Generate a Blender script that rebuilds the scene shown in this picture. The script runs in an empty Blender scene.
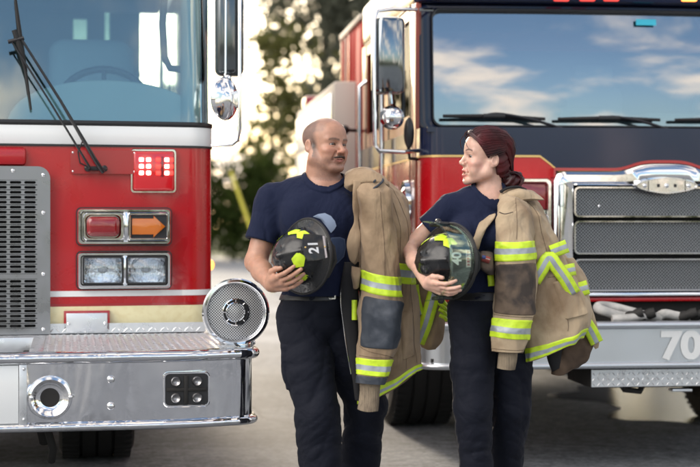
import bpy, bmesh, math, random
import numpy as np
from mathutils import Vector, Matrix, Euler
R = math.radians
random.seed(7); np.random.seed(7)
SC = bpy.context.scene
COL = SC.collection
FPX, CXP, HYP, HCAM = 1500.0, 350.0, 225.0, 1.32

def W(px, py, Y):
    """a measured direction of the photograph at a chosen distance Y -> world point"""
    return Vector(((px-CXP)/FPX*Y, Y, HCAM-(py-HYP)/FPX*Y))

class Frame:
    """a vehicle's own axes: x along its front, y back along its length, z up"""
    def __init__(s, ox, oy, deg):
        s.o = Vector((ox, oy, 0)); s.deg = deg
        t = R(deg); s.ax = Vector((math.cos(t), math.sin(t), 0)); s.ay = Vector((-math.sin(t), math.cos(t), 0))
    def px(s, px, py, ly):
        a = (px-CXP)/FPX
        Y = (ly + s.o.dot(s.ay))/(a*s.ay.x+s.ay.y)
        P = Vector((a*Y, Y, 0))-s.o
        return P.dot(s.ax), HCAM-(py-HYP)/FPX*Y
    def side(s, px, py, lx):
        a = (px-CXP)/FPX
        Y = (lx + s.o.dot(s.ax))/(a*s.ax.x+s.ax.y)
        P = Vector((a*Y, Y, 0))-s.o
        return P.dot(s.ay), HCAM-(py-HYP)/FPX*Y

# ------------------------------------------------------------------ materials
def new_mat(name):
    m = bpy.data.materials.new(name); m.use_nodes = True
    nt = m.node_tree; b = nt.nodes['Principled BSDF']
    return m, nt, b
def mat(name, col, rough=.5, metal=0, coat=0, bump=None, var=None, spec=None, emit=None, trans=0, sheen=0, rvar=None, coord='Object', alpha=None):
    m, nt, b = new_mat(name)
    N, L = nt.nodes, nt.links
    b.inputs['Base Color'].default_value = (*col, 1)
    b.inputs['Roughness'].default_value = rough
    b.inputs['Metallic'].default_value = metal
    b.inputs['Coat Weight'].default_value = coat
    b.inputs['Coat Roughness'].default_value = .04
    if spec is not None: b.inputs['Specular IOR Level'].default_value = spec
    if trans: b.inputs['Transmission Weight'].default_value = trans
    if sheen:
        b.inputs['Sheen Weight'].default_value = sheen; b.inputs['Sheen Roughness'].default_value = .5
    if emit: b.inputs['Emission Color'].default_value = (*emit[0], 1); b.inputs['Emission Strength'].default_value = emit[1]
    if alpha is not None: b.inputs['Alpha'].default_value = alpha
    if bump or var or rvar:
        tc = N.new('ShaderNodeTexCoord')
    def noise(scale, detail=4, dist=0, stretch=None):
        n = N.new('ShaderNodeTexNoise'); n.inputs['Scale'].default_value = scale
        n.inputs['Detail'].default_value = detail; n.inputs['Distortion'].default_value = dist
        if stretch:
            mp = N.new('ShaderNodeMapping'); mp.inputs['Scale'].default_value = stretch
            L.new(tc.outputs[coord], mp.inputs['Vector']); L.new(mp.outputs[0], n.inputs['Vector'])
        else: L.new(tc.outputs[coord], n.inputs['Vector'])
        return n
    if bump:
        h = None
        for bb in (bump if isinstance(bump, list) else [bump]):
            sc, st, dist = bb[0], bb[1], bb[2]
            n = noise(sc, 4, bb[4] if len(bb) > 4 else 0, bb[3] if len(bb) > 3 else None)
            bn = N.new('ShaderNodeBump'); bn.inputs['Strength'].default_value = st; bn.inputs['Distance'].default_value = dist
            L.new(n.outputs['Fac'], bn.inputs['Height'])
            if h: L.new(h.outputs[0], bn.inputs['Normal'])
            h = bn
        L.new(h.outputs[0], b.inputs['Normal'])
    if var:                                     # (scale, colour2, lo, hi[, stretch])
        n = noise(var[0], 6, .3, var[4] if len(var) > 4 else None)
        r = N.new('ShaderNodeMapRange'); r.inputs['From Min'].default_value = var[2]; r.inputs['From Max'].default_value = var[3]
        L.new(n.outputs['Fac'], r.inputs['Value'])
        mx = N.new('ShaderNodeMix'); mx.data_type = 'RGBA'
        mx.inputs['A'].default_value = (*col, 1); mx.inputs['B'].default_value = (*var[1], 1)
        L.new(r.outputs[0], mx.inputs['Factor']); L.new(mx.outputs['Result'], b.inputs['Base Color'])
    if rvar:                                    # (scale, lo, hi)
        n = noise(rvar[0], 5, .5)
        r = N.new('ShaderNodeMapRange'); r.inputs['From Min'].default_value = .35; r.inputs['From Max'].default_value = .65
        r.inputs['To Min'].default_value = rvar[1]; r.inputs['To Max'].default_value = rvar[2]
        L.new(n.outputs['Fac'], r.inputs['Value']); L.new(r.outputs[0], b.inputs['Roughness'])
    return m

M = {}
M['red'] = mat('red_paint', (.42, .003, .008), .3, 0, .5, bump=(3, .05, .01), rvar=(9, .22, .38))
M['red2'] = mat('deep_red_paint', (.33, .006, .012), .3, 0, .8)
M['white'] = mat('white_paint', (.78, .80, .80), .35, 0, .5)
M['cream'] = mat('pale_yellow_tape', (.80, .74, .46), .45, 0, .2, var=(30, (.74, .66, .38), .45, .7))
M['navy'] = mat('navy_paint', (.006, .012, .042), .18, 0, .35, spec=.35)
M['black'] = mat('black_rubber', (.012, .012, .013), .6, bump=(60, .2, .002))
M['trim'] = mat('black_trim', (.015, .015, .017), .35)
M['chrome'] = mat('chrome', (.80, .81, .83), .07, 1, bump=(5, .05, .01), rvar=(14, .05, .12))
M['steel'] = mat('polished_steel', (.74, .75, .77), .09, 1, bump=[(1.4, .8, .14, (1, 1, .5), .8), (7, .2, .01)], rvar=(9, .06, .16))
M['smoked'] = mat('smoked_housing', (.10, .115, .125), .12, .7, .6)
M['brushed'] = mat('brushed_steel', (.33, .33, .34), .3, 1, bump=(140, .1, .001, (1, 1, .05)), rvar=(9, .24, .4))
M['alu'] = mat('aluminium_plate', (.66, .68, .70), .42, .75, rvar=(20, .25, .45), bump=(90, .05, .001))
M['greysteel'] = mat('grey_enamel', (.46, .48, .50), .5, .1, rvar=(10, .4, .6))
M['darkmetal'] = mat('chassis_metal', (.02, .019, .018), .7, .3, bump=(20, .3, .01))
M['gold'] = mat('gold_leaf', (.75, .52, .2), .35, .6)
M['seat'] = mat('grey_seat_cloth', (.17, .22, .26), .8)
M['seatlight'] = mat('pale_seat_cloth', (.46, .50, .53), .85)
M['smokechrome'] = mat('dark_chrome', (.26, .29, .31), .1, 1)
M['dash'] = mat('dash_vinyl', (.60, .62, .57), .6, bump=(80, .1, .002))
M['interior'] = mat('cab_interior', (.36, .42, .44), .7)
M['tyre'] = mat('tyre_rubber', (.013, .013, .013), .75, bump=(25, .3, .004))
M['amber'] = mat('amber_lens', (.50, .13, .010), .18, 0, 1, bump=(140, .3, .002))
M['redlens'] = mat('red_lens', (.22, .004, .008), .15, 0, 1, bump=(110, .3, .002))
M['redled'] = mat('red_led', (.6, .02, .02), .3, emit=((1, .04, .03), 1.3))
M['whiteled'] = mat('led_core', (1, .5, .45), .3, emit=((1, .34, .28), 3.2))
M['redmarker'] = mat('red_marker_lamp', (.5, .02, .02), .3, 0, 1, emit=((1, .08, .06), .5))
M['markeramber'] = mat('marker_lamp', (.8, .2, .02), .3, 0, 1, emit=((1, .22, .04), 3))
M['reflector'] = mat('lamp_reflector', (.85, .86, .87), .1, 1, bump=(45, .5, .01))
M['plasticlens'] = mat('clear_lens', (.78, .80, .82), .06, 0, 1, trans=.75, bump=(120, .35, .003, (1, 1, .15)))
M['bluetape'] = mat('cyan_sticker', (.05, .55, .75), .5)
M['cream2'] = mat('cream_paint', (.50, .45, .37), .6, 0, .0)
M['greypanel'] = mat('grey_panel', (.60, .57, .50), .5, 0, .2)
M['mesh'] = mat('mesh_wire', (.34, .35, .37), .35, .8)
M['void'] = mat('dark_void', (.004, .004, .004), .9)
M['hosegrey'] = mat('hose_jacket', (.50, .49, .47), .85, bump=[(160, .5, .003)], var=(12, (.3, .3, .29), .4, .65))

def glass_mat(name, tint, refl, tr, fk=1.0):
    m = bpy.data.materials.new(name); m.use_nodes = True; nt = m.node_tree
    N, L = nt.nodes, nt.links
    for n in list(N): N.remove(n)
    out = N.new('ShaderNodeOutputMaterial'); g = N.new('ShaderNodeBsdfGlossy'); t = N.new('ShaderNodeBsdfTransparent')
    g.inputs['Roughness'].default_value = .015; g.inputs['Color'].default_value = (*tint, 1)
    t.inputs['Color'].default_value = (*tr, 1)
    lw = N.new('ShaderNodeFresnel'); lw.inputs['IOR'].default_value = 1.5
    ad = N.new('ShaderNodeMath'); ad.operation = 'ADD'; ad.inputs[1].default_value = refl; ad.use_clamp = True
    mx = N.new('ShaderNodeMixShader')
    tc = N.new('ShaderNodeTexCoord'); ns = N.new('ShaderNodeTexNoise'); ns.inputs['Scale'].default_value = 1.3
    bp = N.new('ShaderNodeBump'); bp.inputs['Strength'].default_value = .08; bp.inputs['Distance'].default_value = .03
    L.new(tc.outputs['Object'], ns.inputs['Vector']); L.new(ns.outputs['Fac'], bp.inputs['Height']); L.new(bp.outputs[0], g.inputs['Normal'])
    mu = N.new('ShaderNodeMath'); mu.operation = 'MULTIPLY'; mu.inputs[1].default_value = fk; L.new(lw.outputs[0], mu.inputs[0]); L.new(mu.outputs[0], ad.inputs[0]); L.new(ad.outputs[0], mx.inputs['Fac'])
    L.new(t.outputs[0], mx.inputs[1]); L.new(g.outputs[0], mx.inputs[2]); L.new(mx.outputs[0], out.inputs['Surface'])
    return m
M['glassL'] = glass_mat('windshield_glass_pale', (.90, .94, .95), .10, (.80, .94, .96))
M['glassR'] = glass_mat('windshield_glass_dark', (.86, .92, .98), .32, (.38, .48, .52))
M['glasside'] = glass_mat('side_glass', (.9, .95, 1), .02, (.20, .26, .27))
M['glassdark'] = glass_mat('tinted_side_glass', (.9, .95, 1), .02, (.05, .06, .06), .12)
M['redmatte'] = mat('dull_red_paint', (.36, .02, .018), .7, spec=.15)
M['visor'] = glass_mat('visor_plastic', (.85, .95, .88), .02, (.90, .95, .90), .45)
M['plasticlens'] = glass_mat('clear_lens', (1, 1, 1), .05, (.94, .96, .98))

# ------------------------------------------------------------------ object bookkeeping
def link(o, parent=None):
    COL.objects.link(o)
    if parent: o.parent = parent
    return o
def thing(name, loc, label, cat, group=None, rotz=0):
    o = bpy.data.objects.new(name, None); o.empty_display_size = .2
    COL.objects.link(o); o.location = loc; o.rotation_euler = (0, 0, rotz)
    o['label'] = label; o['category'] = cat
    if group: o['group'] = group
    return o
def tag(o, label=None, cat=None, group=None, kind=None):
    if label: o['label'] = label
    if cat: o['category'] = cat
    if group: o['group'] = group
    if kind: o['kind'] = kind
    return o
def mesh_obj(name, verts, faces, m, parent=None, smooth=True, off=None, mats=None, midx=None, angle=None):
    me = bpy.data.meshes.new(name)
    V = np.asarray(verts, dtype=np.float64).reshape(-1, 3)
    if off is not None: V = V-np.array(off)[None]
    me.from_pydata(V.tolist(), [], [list(map(int, f)) for f in faces])
    for mm in (mats or [m]): me.materials.append(mm)
    if midx is not None: me.polygons.foreach_set('material_index', np.asarray(midx, dtype=np.int32))
    me.polygons.foreach_set('use_smooth', [smooth]*len(me.polygons))
    me.update()
    o = bpy.data.objects.new(name, me); link(o, parent)
    if angle: 
        try: me.set_sharp_from_angle(angle=R(angle))
        except Exception: pass
    return o

class MB:
    """collects simple solids into one mesh"""
    def __init__(s): s.bm = bmesh.new(); s.mi = 0
    def _tag(s, n0):
        s.bm.faces.ensure_lookup_table()
        for f in s.bm.faces[n0:]: f.material_index = s.mi
    def box(s, x0, x1, y0, y1, z0, z1, bev=0, mtx=None, seg=2):
        n0 = len(s.bm.faces)
        t = bmesh.new(); bmesh.ops.create_cube(t, size=1)
        for v in t.verts: v.co = Vector(((x0+x1)/2+v.co.x*(x1-x0), (y0+y1)/2+v.co.y*(y1-y0), (z0+z1)/2+v.co.z*(z1-z0)))
        if bev: bmesh.ops.bevel(t, geom=t.edges[:], offset=bev, segments=seg, affect='EDGES', profile=.5)
        if mtx: bmesh.ops.transform(t, matrix=mtx, verts=t.verts)
        s.merge(t); s._tag(n0); return s
    def merge(s, t):
        me = bpy.data.meshes.new('tmp'); t.to_mesh(me); t.free(); s.bm.from_mesh(me); bpy.data.meshes.remove(me)
    def tube(s, path, r, n=10, closed=False, caps=True):
        n0 = len(s.bm.faces)
        P = [Vector(p) for p in path]; k = len(P)
        rr = r if isinstance(r, (list, tuple)) else [r]*k
        rings = []; up = None
        for i in range(k):
            a = P[i-1] if (i > 0 or closed) else P[i]; b = P[(i+1) % k] if (i < k-1 or closed) else P[i]
            d = (b-a).normalized()
            if up is None: up = Vector((0, 0, 1)) if abs(d.z) < .9 else Vector((1, 0, 0))
            sx = d.cross(up).normalized(); up = sx.cross(d).normalized()
            rings.append([s.bm.verts.new(P[i]+(sx*math.cos(2*math.pi*j/n)+up*math.sin(2*math.pi*j/n))*rr[i]) for j in range(n)])
        m = k if closed else k-1
        for i in range(m):
            A, B = rings[i], rings[(i+1) % k]
            for j in range(n): s.bm.faces.new((A[j], A[(j+1) % n], B[(j+1) % n], B[j]))
        if caps and not closed:
            s.bm.faces.new(rings[0][::-1]); s.bm.faces.new(rings[-1])
        s._tag(n0); return s
    def lathe(s, prof, mtx=None, n=48, sx=1, sy=1):
        """profile [(r, z)] spun about z"""
        n0 = len(s.bm.faces); rings = []
        for r, z in prof:
            if r < 1e-6: rings.append([s.bm.verts.new((0, 0, z))])
            else: rings.append([s.bm.verts.new((r*sx*math.cos(2*math.pi*j/n), r*sy*math.sin(2*math.pi*j/n), z)) for j in range(n)])
        for A, B in zip(rings, rings[1:]):
            for j in range(n):
                a, b = A[j % len(A)], A[(j+1) % len(A)]; c, d = B[(j+1) % len(B)], B[j % len(B)]
                vs = []
                for v in (a, b, c, d):
                    if v not in vs: vs.append(v)
                if len(vs) > 2: s.bm.faces.new(vs)
        if mtx is not None: bmesh.ops.transform(s.bm, matrix=mtx, verts=[v for r_ in rings for v in r_])
        s._tag(n0); return s
    def prism(s, pts, y0, y1, mtx=None, bev=0):
        """polygon in x,z pushed from y0 to y1"""
        n0 = len(s.bm.faces)
        t = bmesh.new()
        A = [t.verts.new((p[0], y0, p[1])) for p in pts]; B = [t.verts.new((p[0], y1, p[1])) for p in pts]
        t.faces.new(A); t.faces.new(B[::-1]); k = len(pts)
        for i in range(k): t.faces.new((A[i], B[i], B[(i+1) % k], A[(i+1) % k]))
        bmesh.ops.recalc_face_normals(t, faces=t.faces)
        if bev: bmesh.ops.bevel(t, geom=[e for e in t.edges if (abs(e.verts[0].co.y-y0) < 1e-6) == (abs(e.verts[1].co.y-y0) < 1e-6)], offset=bev, segments=2, affect='EDGES', profile=.5)
        if mtx: bmesh.ops.transform(t, matrix=mtx, verts=t.verts)
        s.merge(t); s._tag(n0); return s
    def frame(s, outer, inner, y0, y1, bev=0):
        """ring between two outlines with the same point count, in x,z, from y0 (front) to y1"""
        n0 = len(s.bm.faces); k = len(outer)
        v = lambda p, y: s.bm.verts.new((p[0], y, p[1]))
        O0 = [v(p, y0+bev) for p in outer]; O1 = [v(p, y1) for p in outer]
        I0 = [v(p, y0+bev) for p in inner]; I1 = [v(p, y1) for p in inner]
        def mid(a, b, t): return (a[0]+(b[0]-a[0])*t, a[1]+(b[1]-a[1])*t)
        A = [v(mid(outer[i], inner[i], .25 if bev else .0), y0) for i in range(k)]
        B = [v(mid(outer[i], inner[i], .75 if bev else 1.), y0) for i in range(k)]
        for i in range(k):
            j = (i+1) % k
            for a, b in ((O1, O0), (O0, A), (A, B), (B, I0), (I0, I1), (I1, O1)):
                s.bm.faces.new((a[i], a[j], b[j], b[i]))
        s._tag(n0); return s
    def sphere(s, c, r, n=16, sc=(1, 1, 1)):
        n0 = len(s.bm.faces); t = bmesh.new(); bmesh.ops.create_uvsphere(t, u_segments=n*2, v_segments=n, radius=r)
        for v in t.verts: v.co = Vector((c[0]+v.co.x*sc[0], c[1]+v.co.y*sc[1], c[2]+v.co.z*sc[2]))
        s.merge(t); s._tag(n0); return s
    def build(s, name, m, parent=None, smooth=True, angle=38, loc=None, mats=None):
        bmesh.ops.recalc_face_normals(s.bm, faces=s.bm.faces)
        me = bpy.data.meshes.new(name); s.bm.to_mesh(me); s.bm.free()
        for mm in ([m] if mats is None else mats): me.materials.append(mm)
        me.polygons.foreach_set('use_smooth', [smooth]*len(me.polygons)); me.update()
        if smooth and angle: me.set_sharp_from_angle(angle=R(angle))
        o = bpy.data.objects.new(name, me); link(o, parent)
        if loc is not None: o.location = loc
        return o

def rrect(x0, x1, z0, z1, r, n=5):
    pts = []
    for cx, cz, a0 in ((x1-r, z1-r, 0), (x0+r, z1-r, 90), (x0+r, z0+r, 180), (x1-r, z0+r, 270)):
        for i in range(n+1):
            a = R(a0+90*i/n); pts.append((cx+r*math.cos(a), cz+r*math.sin(a)))
    return pts
def crom(P, n):
    """Catmull-Rom through rows of numbers -> n samples"""
    P = np.asarray(P, float); k = len(P)
    t = np.linspace(0, k-1, n); i = np.minimum(t.astype(int), k-2); f = (t-i)[:, None]
    g = lambda j: P[np.clip(j, 0, k-1)]
    p0, p1, p2, p3 = g(i-1), g(i), g(i+1), g(i+2)
    return .5*((2*p1)+(-p0+p2)*f+(2*p0-5*p1+4*p2-p3)*f**2+(-p0+3*p1-3*p2+p3)*f**3)
def text_obj(name, body, size, m, parent, mtx, extrude=.001, bold=0.0, sx=1.0):
    cu = bpy.data.curves.new(name, 'FONT'); cu.body = body; cu.size = size; cu.extrude = extrude; cu.offset = bold
    cu.align_x = 'CENTER'; cu.align_y = 'CENTER'
    o = bpy.data.objects.new(name+'_tmp', cu); COL.objects.link(o)
    dg = bpy.context.evaluated_depsgraph_get(); me = bpy.data.meshes.new_from_object(o.evaluated_get(dg))
    bpy.data.objects.remove(o); me.name = name
    me.transform(mtx @ Matrix.Diagonal((sx, 1, 1, 1))); me.materials.clear(); me.materials.append(m)
    o = bpy.data.objects.new(name, me); link(o, parent); return o
FACE_FRONT = Matrix.Rotation(math.pi/2, 4, 'X')     # text lying in x,z facing -y
# ================================================================== LEFT ENGINE
def dots(name, pts, r, m, parent, sc=(1, .6, 1), n=8):
    for p in pts:
        mb = MB(); mb.sphere((0, 0, 0), r, n, sc); mb.build(name, m, parent, loc=p)

LF = Frame(-1.64, 6.21, 10.6)
LT = thing('fire_engine', (LF.o.x, LF.o.y, 0), 'red and white fire engine with a round siren on its chrome bumper', 'fire engine', rotz=R(LF.deg))
HW, FY = 1.185, 1.12
def plan(hw, fy, bow, r, rear, n=10, m=14):
    pts = [(-hw, rear)]
    yb = fy+bow
    for i in range(n+1):
        a = math.pi+(math.pi/2)*i/n; pts.append((-hw+r+r*math.cos(a), yb+r+r*math.sin(a)))
    for i in range(1, m):
        x = (-hw+r)+(2*hw-2*r)*i/m; pts.append((x, yb-bow*(1-(x/(hw-r))**2)))
    for i in range(n+1):
        a = -math.pi/2+(math.pi/2)*i/n; pts.append((hw-r+r*math.cos(a), yb+r+r*math.sin(a)))
    pts.append((hw, rear)); return pts
def strip(name, m, parent, pl, z0, z1, th=.03, rake=0, rnd=0, i0=0, i1=None):
    """wall following a plan outline; th goes inwards"""
    pl = pl[i0:i1]; k = len(pl); V = []; F = []
    nrm = []
    for i in range(k):
        a = Vector(pl[max(i-1, 0)]); b = Vector(pl[min(i+1, k-1)]); d = (b-a).normalized(); nrm.append(Vector((-d.y, d.x)))
    prof = [(0, z0), (0, z1), (th, z1), (th, z0)]
    if rnd: prof = [(rnd, z0), (rnd*.3, z0+rnd*.3), (0, z0+rnd), (0, z1-rnd), (rnd*.3, z1-rnd*.3), (rnd, z1), (th, z1), (th, z0)]
    q = len(prof)
    for i in range(k):
        for (o_, z) in prof:
            p = Vector(pl[i])+nrm[i]*o_; V.append((p.x, p.y+rake*(z-z0), z))
    for i in range(k-1):
        for j in range(q): F.append((i*q+j, (i+1)*q+j, (i+1)*q+(j+1) % q, i*q+(j+1) % q))
    F.append(tuple(range(q))); F.append(tuple((k-1)*q+j for j in range(q))[::-1])
    o = mesh_obj(name, V, F, m, parent); 
    bm = bmesh.new(); bm.from_mesh(o.data); bmesh.ops.recalc_face_normals(bm, faces=bm.faces); bm.to_mesh(o.data); bm.free()
    o.data.set_sharp_from_angle(angle=R(35)); return o
REAR = 5.2
P0 = plan(HW, FY, .05, .13, REAR)
ZB, ZR, ZW = .80, 1.712, 1.812
cab = strip('cab_body', M['red'], LT, P0, ZB, ZR)
Pp = lambda d: plan(HW+d, FY-d, .05, .13+d, REAR)
strip('waist_band', M['white'], LT, Pp(.004), ZR+.006, ZW, th=.034, rnd=.003)
strip('band_gasket', M['trim'], LT, Pp(.006), ZR-.004, ZR+.0055, th=.03)
strip('windshield_gasket', M['trim'], LT, Pp(.008), ZW+.001, ZW+.026, th=.04, rnd=.006)
# reflective stripes low on the cab
strip('white_stripe', M['white'], LT, Pp(.0025), .966, .994, th=.0022)
strip('red_pinstripe', M['red2'], LT, Pp(.003), .918, .930, th=.0025)
strip('cream_stripe', M['cream'], LT, Pp(.0025), .812, .9175, th=.0022)
strip('red_pinstripe', M['red2'], LT, Pp(.003), .801, .811, th=.0025)
# glass: front and round both corners
nfront = len(P0)
ws = strip('windshield', M['glassL'], LT, Pp(-.004), ZW+.026, 2.98, th=.008, rake=.10, i0=3, i1=nfront-3)
roof_pts = plan(HW+.01, FY+.10, .05, .14, REAR)
mb = MB(); mb.prism([(p[0], p[1]) for p in roof_pts], 0, .22, mtx=Matrix(((1, 0, 0, 0), (0, 0, 1, 0), (0, 1, 0, 2.985), (0, 0, 0, 1))), bev=.02)
roof = mb.build('roof', M['white'], LT)
mb = MB(); mb.box(-1.05, 1.05, FY+.35, FY+.6, 3.207, 3.31, .02); mb.build('light_bar', M['redlens'], LT)
# side walls above the band with door windows
for s in (-1, 1):
    mb = MB(); xa, xb = (HW-.045, HW-.005) if s > 0 else (-HW+.005, -HW+.045)
    mb.box(xa, xb, FY+.30, FY+.42, ZW, 2.98)
    mb.box(xa, xb, FY+1.45, 3.1, ZW, 2.98); mb.box(xa, xb, FY+.42, FY+1.45, ZW, 1.95); mb.box(xa, xb, FY+.42, FY+1.45, 2.85, 2.98)
    mb.box(xa, xb, 3.1, 3.3, 1.9, 2.98); mb.box(xa, xb, 3.1, 5.0, ZW, 1.93); mb.box(xa, xb, 3.3, 5.0, 2.88, 2.98); mb.box(xa, xb, 5.0, REAR, ZW, 2.98)
    w_ = mb.build('side_wall', M['white'], LT, smooth=False)
    mb = MB(); mb.box(xa+.012, xb-.012, FY+.425, FY+1.445, 1.955, 2.845)
    mb.build('window', M['interior'] if s > 0 else M['glassdark'], w_, smooth=False)
    mb = MB(); mb.box(xa+.014, xb-.014, 3.305, 4.995, 1.935, 2.875)
    mb.build('window', M['glasside'], w_, smooth=False)
    mb = MB(); mb.box(HW*s+.012*s-.03*(s < 0)*0, HW*s+.045*s, FY+1.2, FY+1.42, 1.6, 1.64, .008) if s > 0 else mb.box(-HW-.045, -HW-.012, FY+1.2, FY+1.42, 1.6, 1.64, .008)
    mb.build('door_handle', M['chrome'], LT)
# interior
mb = MB()
mb.box(-HW+.05, .50, REAR-.08, REAR-.03, 1.3, 2.97); mb.box(.60, .735, REAR-.08, REAR-.03, 1.3, 2.97)
mb.box(.50, .60, REAR-.08, REAR-.03, 1.3, 2.70); mb.box(.50, .60, REAR-.08, REAR-.03, 2.88, 2.97)
mb.box(.735, .77, REAR-.08, REAR-.03, 1.3, 2.3); mb.box(.77, 1.0, REAR-.08, REAR-.03, 1.3, 2.97); mb.box(1.0, HW-.05, REAR-.08, REAR-.03, 1.3, 2.05)
mb.build('bulkhead', M['interior'], LT, smooth=False)
mb = MB(); mb.box(.44, .80, REAR-.02, REAR-.012, 2.2, 2.95); mb.build('rear_window', M['glasside'], LT, smooth=False)
mb = MB(); mb.box(-HW+.05, HW-.05, FY+.2, REAR-.09, 1.0, 1.03); mb.build('cab_floor', M['interior'], LT, smooth=False)
mb = MB(); mb.box(-HW+.05, HW-.05, FY+.3, REAR-.09, 2.93, 2.97); mb.build('headliner', M['seatlight'], LT, smooth=False)
# dashboard with domed binnacle before the driver
mb = MB(); mb.box(-HW+.06, HW-.06, FY+.10, FY+.55, 1.55, 1.80, .03)
dash = mb.build('dashboard', M['dash'], LT)
mb = MB(); pts = []
for i in range(25):
    a = math.pi*i/24; pts.append((.66-.50*math.cos(a), 1.80+.26*math.sin(a)**.8))
pts += [(1.16, 1.72), (.16, 1.72)]
mb.prism(pts, FY+.20, FY+.62, bev=.02); mb.build('instrument_hood', M['dash'], dash)
# steering wheel
mb = MB(); tl = Matrix.Translation((.66, FY+.86, 1.97)) @ Matrix.Rotation(R(62), 4, 'X')
ring = [tl @ Vector((.25*math.cos(2*math.pi*i/40), .25*math.sin(2*math.pi*i/40), 0)) for i in range(40)]
mb.tube(ring, .021, 10, closed=True)
for a in (200, 340, 90): mb.tube([tl @ Vector((0, 0, -.05)), tl @ Vector((.25*math.cos(R(a)), .25*math.sin(R(a)), 0))], .014)
mb.tube([tl @ Vector((0, 0, -.03)), tl @ Vector((0, 0, -.45))], .03)
mb.build('steering_wheel', M['trim'], LT)
for x in (.60, -.66):
    mb = MB(); mb.box(x-.26, x+.26, FY+1.0, FY+1.5, 1.45, 1.62, .05); mb.box(x-.25, x+.25, FY+1.42, FY+1.6, 1.55, 2.42, .09, seg=4)
    mb.build('seat', M['seatlight'], LT)
for s in (-1, 1):      # windscreen corner pillars, seen through the wrapped glass
    mb = MB(); mb.tube([(s*(HW-.10), FY+.20, ZW), (s*(HW-.10), FY+.29, 2.97)], [.055, .05], 12); mb.build('windshield_pillar', M['dash'], LT)
mb = MB(); gx, gy = 1.0, FY+.55
p = [L_ for L_ in [(gx+.10, gy, 2.58), (gx+.02, gy, 2.60), (gx-.03, gy, 2.54), (gx-.04, gy, 2.4), (gx-.03, gy, 2.22), (gx+.0, gy, 2.16), (gx+.10, gy, 2.15)]]
mb.tube(p, .02, 12); mb.build('grab_handle', M['trim'], LT)

# ---- slotted radiator grille
def slotted(name, x0, x1, z0, z1, y, cols, rows, rad=.05):
    """rows = list of z centres; slots are real holes"""
    V = []; F = []
    hw_, hh = .0275, .0068
    def slot(cx, cz, px0, px1, pz0, pz1):
        o = len(V); n = 16
        for i in range(n):
            a = 2*math.pi*(i+.5)/n; cx_ = math.cos(a); sz = math.sin(a)
            X = cx+(hw_-hh)*(1 if cx_ > 0 else -1)+hh*cx_; Z = cz+hh*sz
            V.append((X, y, Z)); V.append((X, y+.012, Z))
            t = min((px1-cx)/max(abs(cx_), 1e-6), (pz1-cz)/max(abs(sz)*1.0, 1e-6)) if True else 0
            # outer point on the cell's border
            dx, dz = X-cx, Z-cz
            tx = ((px1 if dx > 0 else px0)-cx)/dx if abs(dx) > 1e-9 else 1e9
            tz = ((pz1 if dz > 0 else pz0)-cz)/dz if abs(dz) > 1e-9 else 1e9
            t = min(tx, tz); V.append((cx+dx*t, y, cz+dz*t))
        for i in range(n):
            a, b = o+3*i, o+3*((i+1) % n)
            F.append((a, b, b+1, a+1)); F.append((a+2, b+2, b, a))
        # corners
        cs = {}
        for i in range(n):
            j = (i+1) % n; A = V[o+3*i+2]; B = V[o+3*j+2]
            if abs(A[0]-B[0]) > 1e-6 and abs(A[2]-B[2]) > 1e-6:
                cxn = (px1 if (A[0]+B[0])/2 > cx else px0); czn = (pz1 if (A[2]+B[2])/2 > cz else pz0)
                V.append((cxn, y, czn)); F.append((o+3*i+2, len(V)-1, o+3*j+2))
    dz = .0121
    for c in cols:
        for r_ in rows: slot(c, r_, c-.0345, c+.0345, r_-dz, r_+dz)
    o = mesh_obj(name, V, F, M['brushed'], None, smooth=False)
    return o
grille_x0, grille_x1, gz0, gz1 = -.86, .378, .785, 1.607
cols = [.281-.069*i for i in range(16)]
rows_t = [1.528-.0242*i for i in range(19)]; rows_b = [1.045-.0242*i for i in range(10)]
gy = FY-.035
gp = slotted('panel', 0, 0, 0, 0, gy, cols, rows_t+rows_b)
gp.name = 'radiator_grille'; gp.parent = LT
ct, cb = cols[0]+.0345, cols[-1]-.0345
mb = MB(); S_ = lambda x0, x1, z0, z1: mb.box(x0, x1, gy, gy+.004, z0, z1)
mb.prism([(ct, gz0), (grille_x1, gz0), (grille_x1, gz1-.06)]+[(grille_x1-.06+.06*math.cos(a), gz1-.06+.06*math.sin(a)) for a in np.linspace(0, math.pi/2, 7)]+[(cb, gz1), (cb, rows_t[0]+.0121), (ct, rows_t[0]+.0121)], gy, gy+.004)
mb.box(cb, ct, gy, gy+.004, rows_b[0]+.0121, rows_t[-1]-.0121); mb.box(cb, ct, gy, gy+.004, gz0, rows_b[-1]-.0121)
mb.box(grille_x0-.12, cb, gy, gy+.004, gz0, gz1)
mb.box(grille_x1-.003, grille_x1, gy+.0045, FY+.02, gz0, gz1-.06)
mb.build('grille_border', M['brushed'], gp)
mb = MB(); mb.box(-.95, .36, gy+.020, gy+.024, gz0, gz1-.02); mb.build('grille_backing', M['void'], gp, smooth=False)
dots('rivet', [(.345, gy, z-.02) for z in (1.585, 1.40, 1.10, .83)]+[(x, gy, 1.585) for x in (.2, -.05, -.3)], .010, M['chrome'], gp)
# raised red hood edge above the grille
mb = MB(); mb.box(-.6, .262, FY-.03, FY+.02, 1.612, ZR-.012, .018); mb.build('hood_lip', M['red'], LT)
# maintenance plate with wiper motor
cy = lambda x: FY+.05*(x/(HW-.13))**2
mb = MB(); mb.prism(rrect(.475, .80, 1.573, 1.690, .012), FY-.003, FY+.03); plt_ = mb.build('access_plate', M['red2'], LT)
dots('screw', [(x, FY-.003, z) for x in (.487, .788) for z in (1.585, 1.678)], .005, M['chrome'], plt_, n=6)

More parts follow.
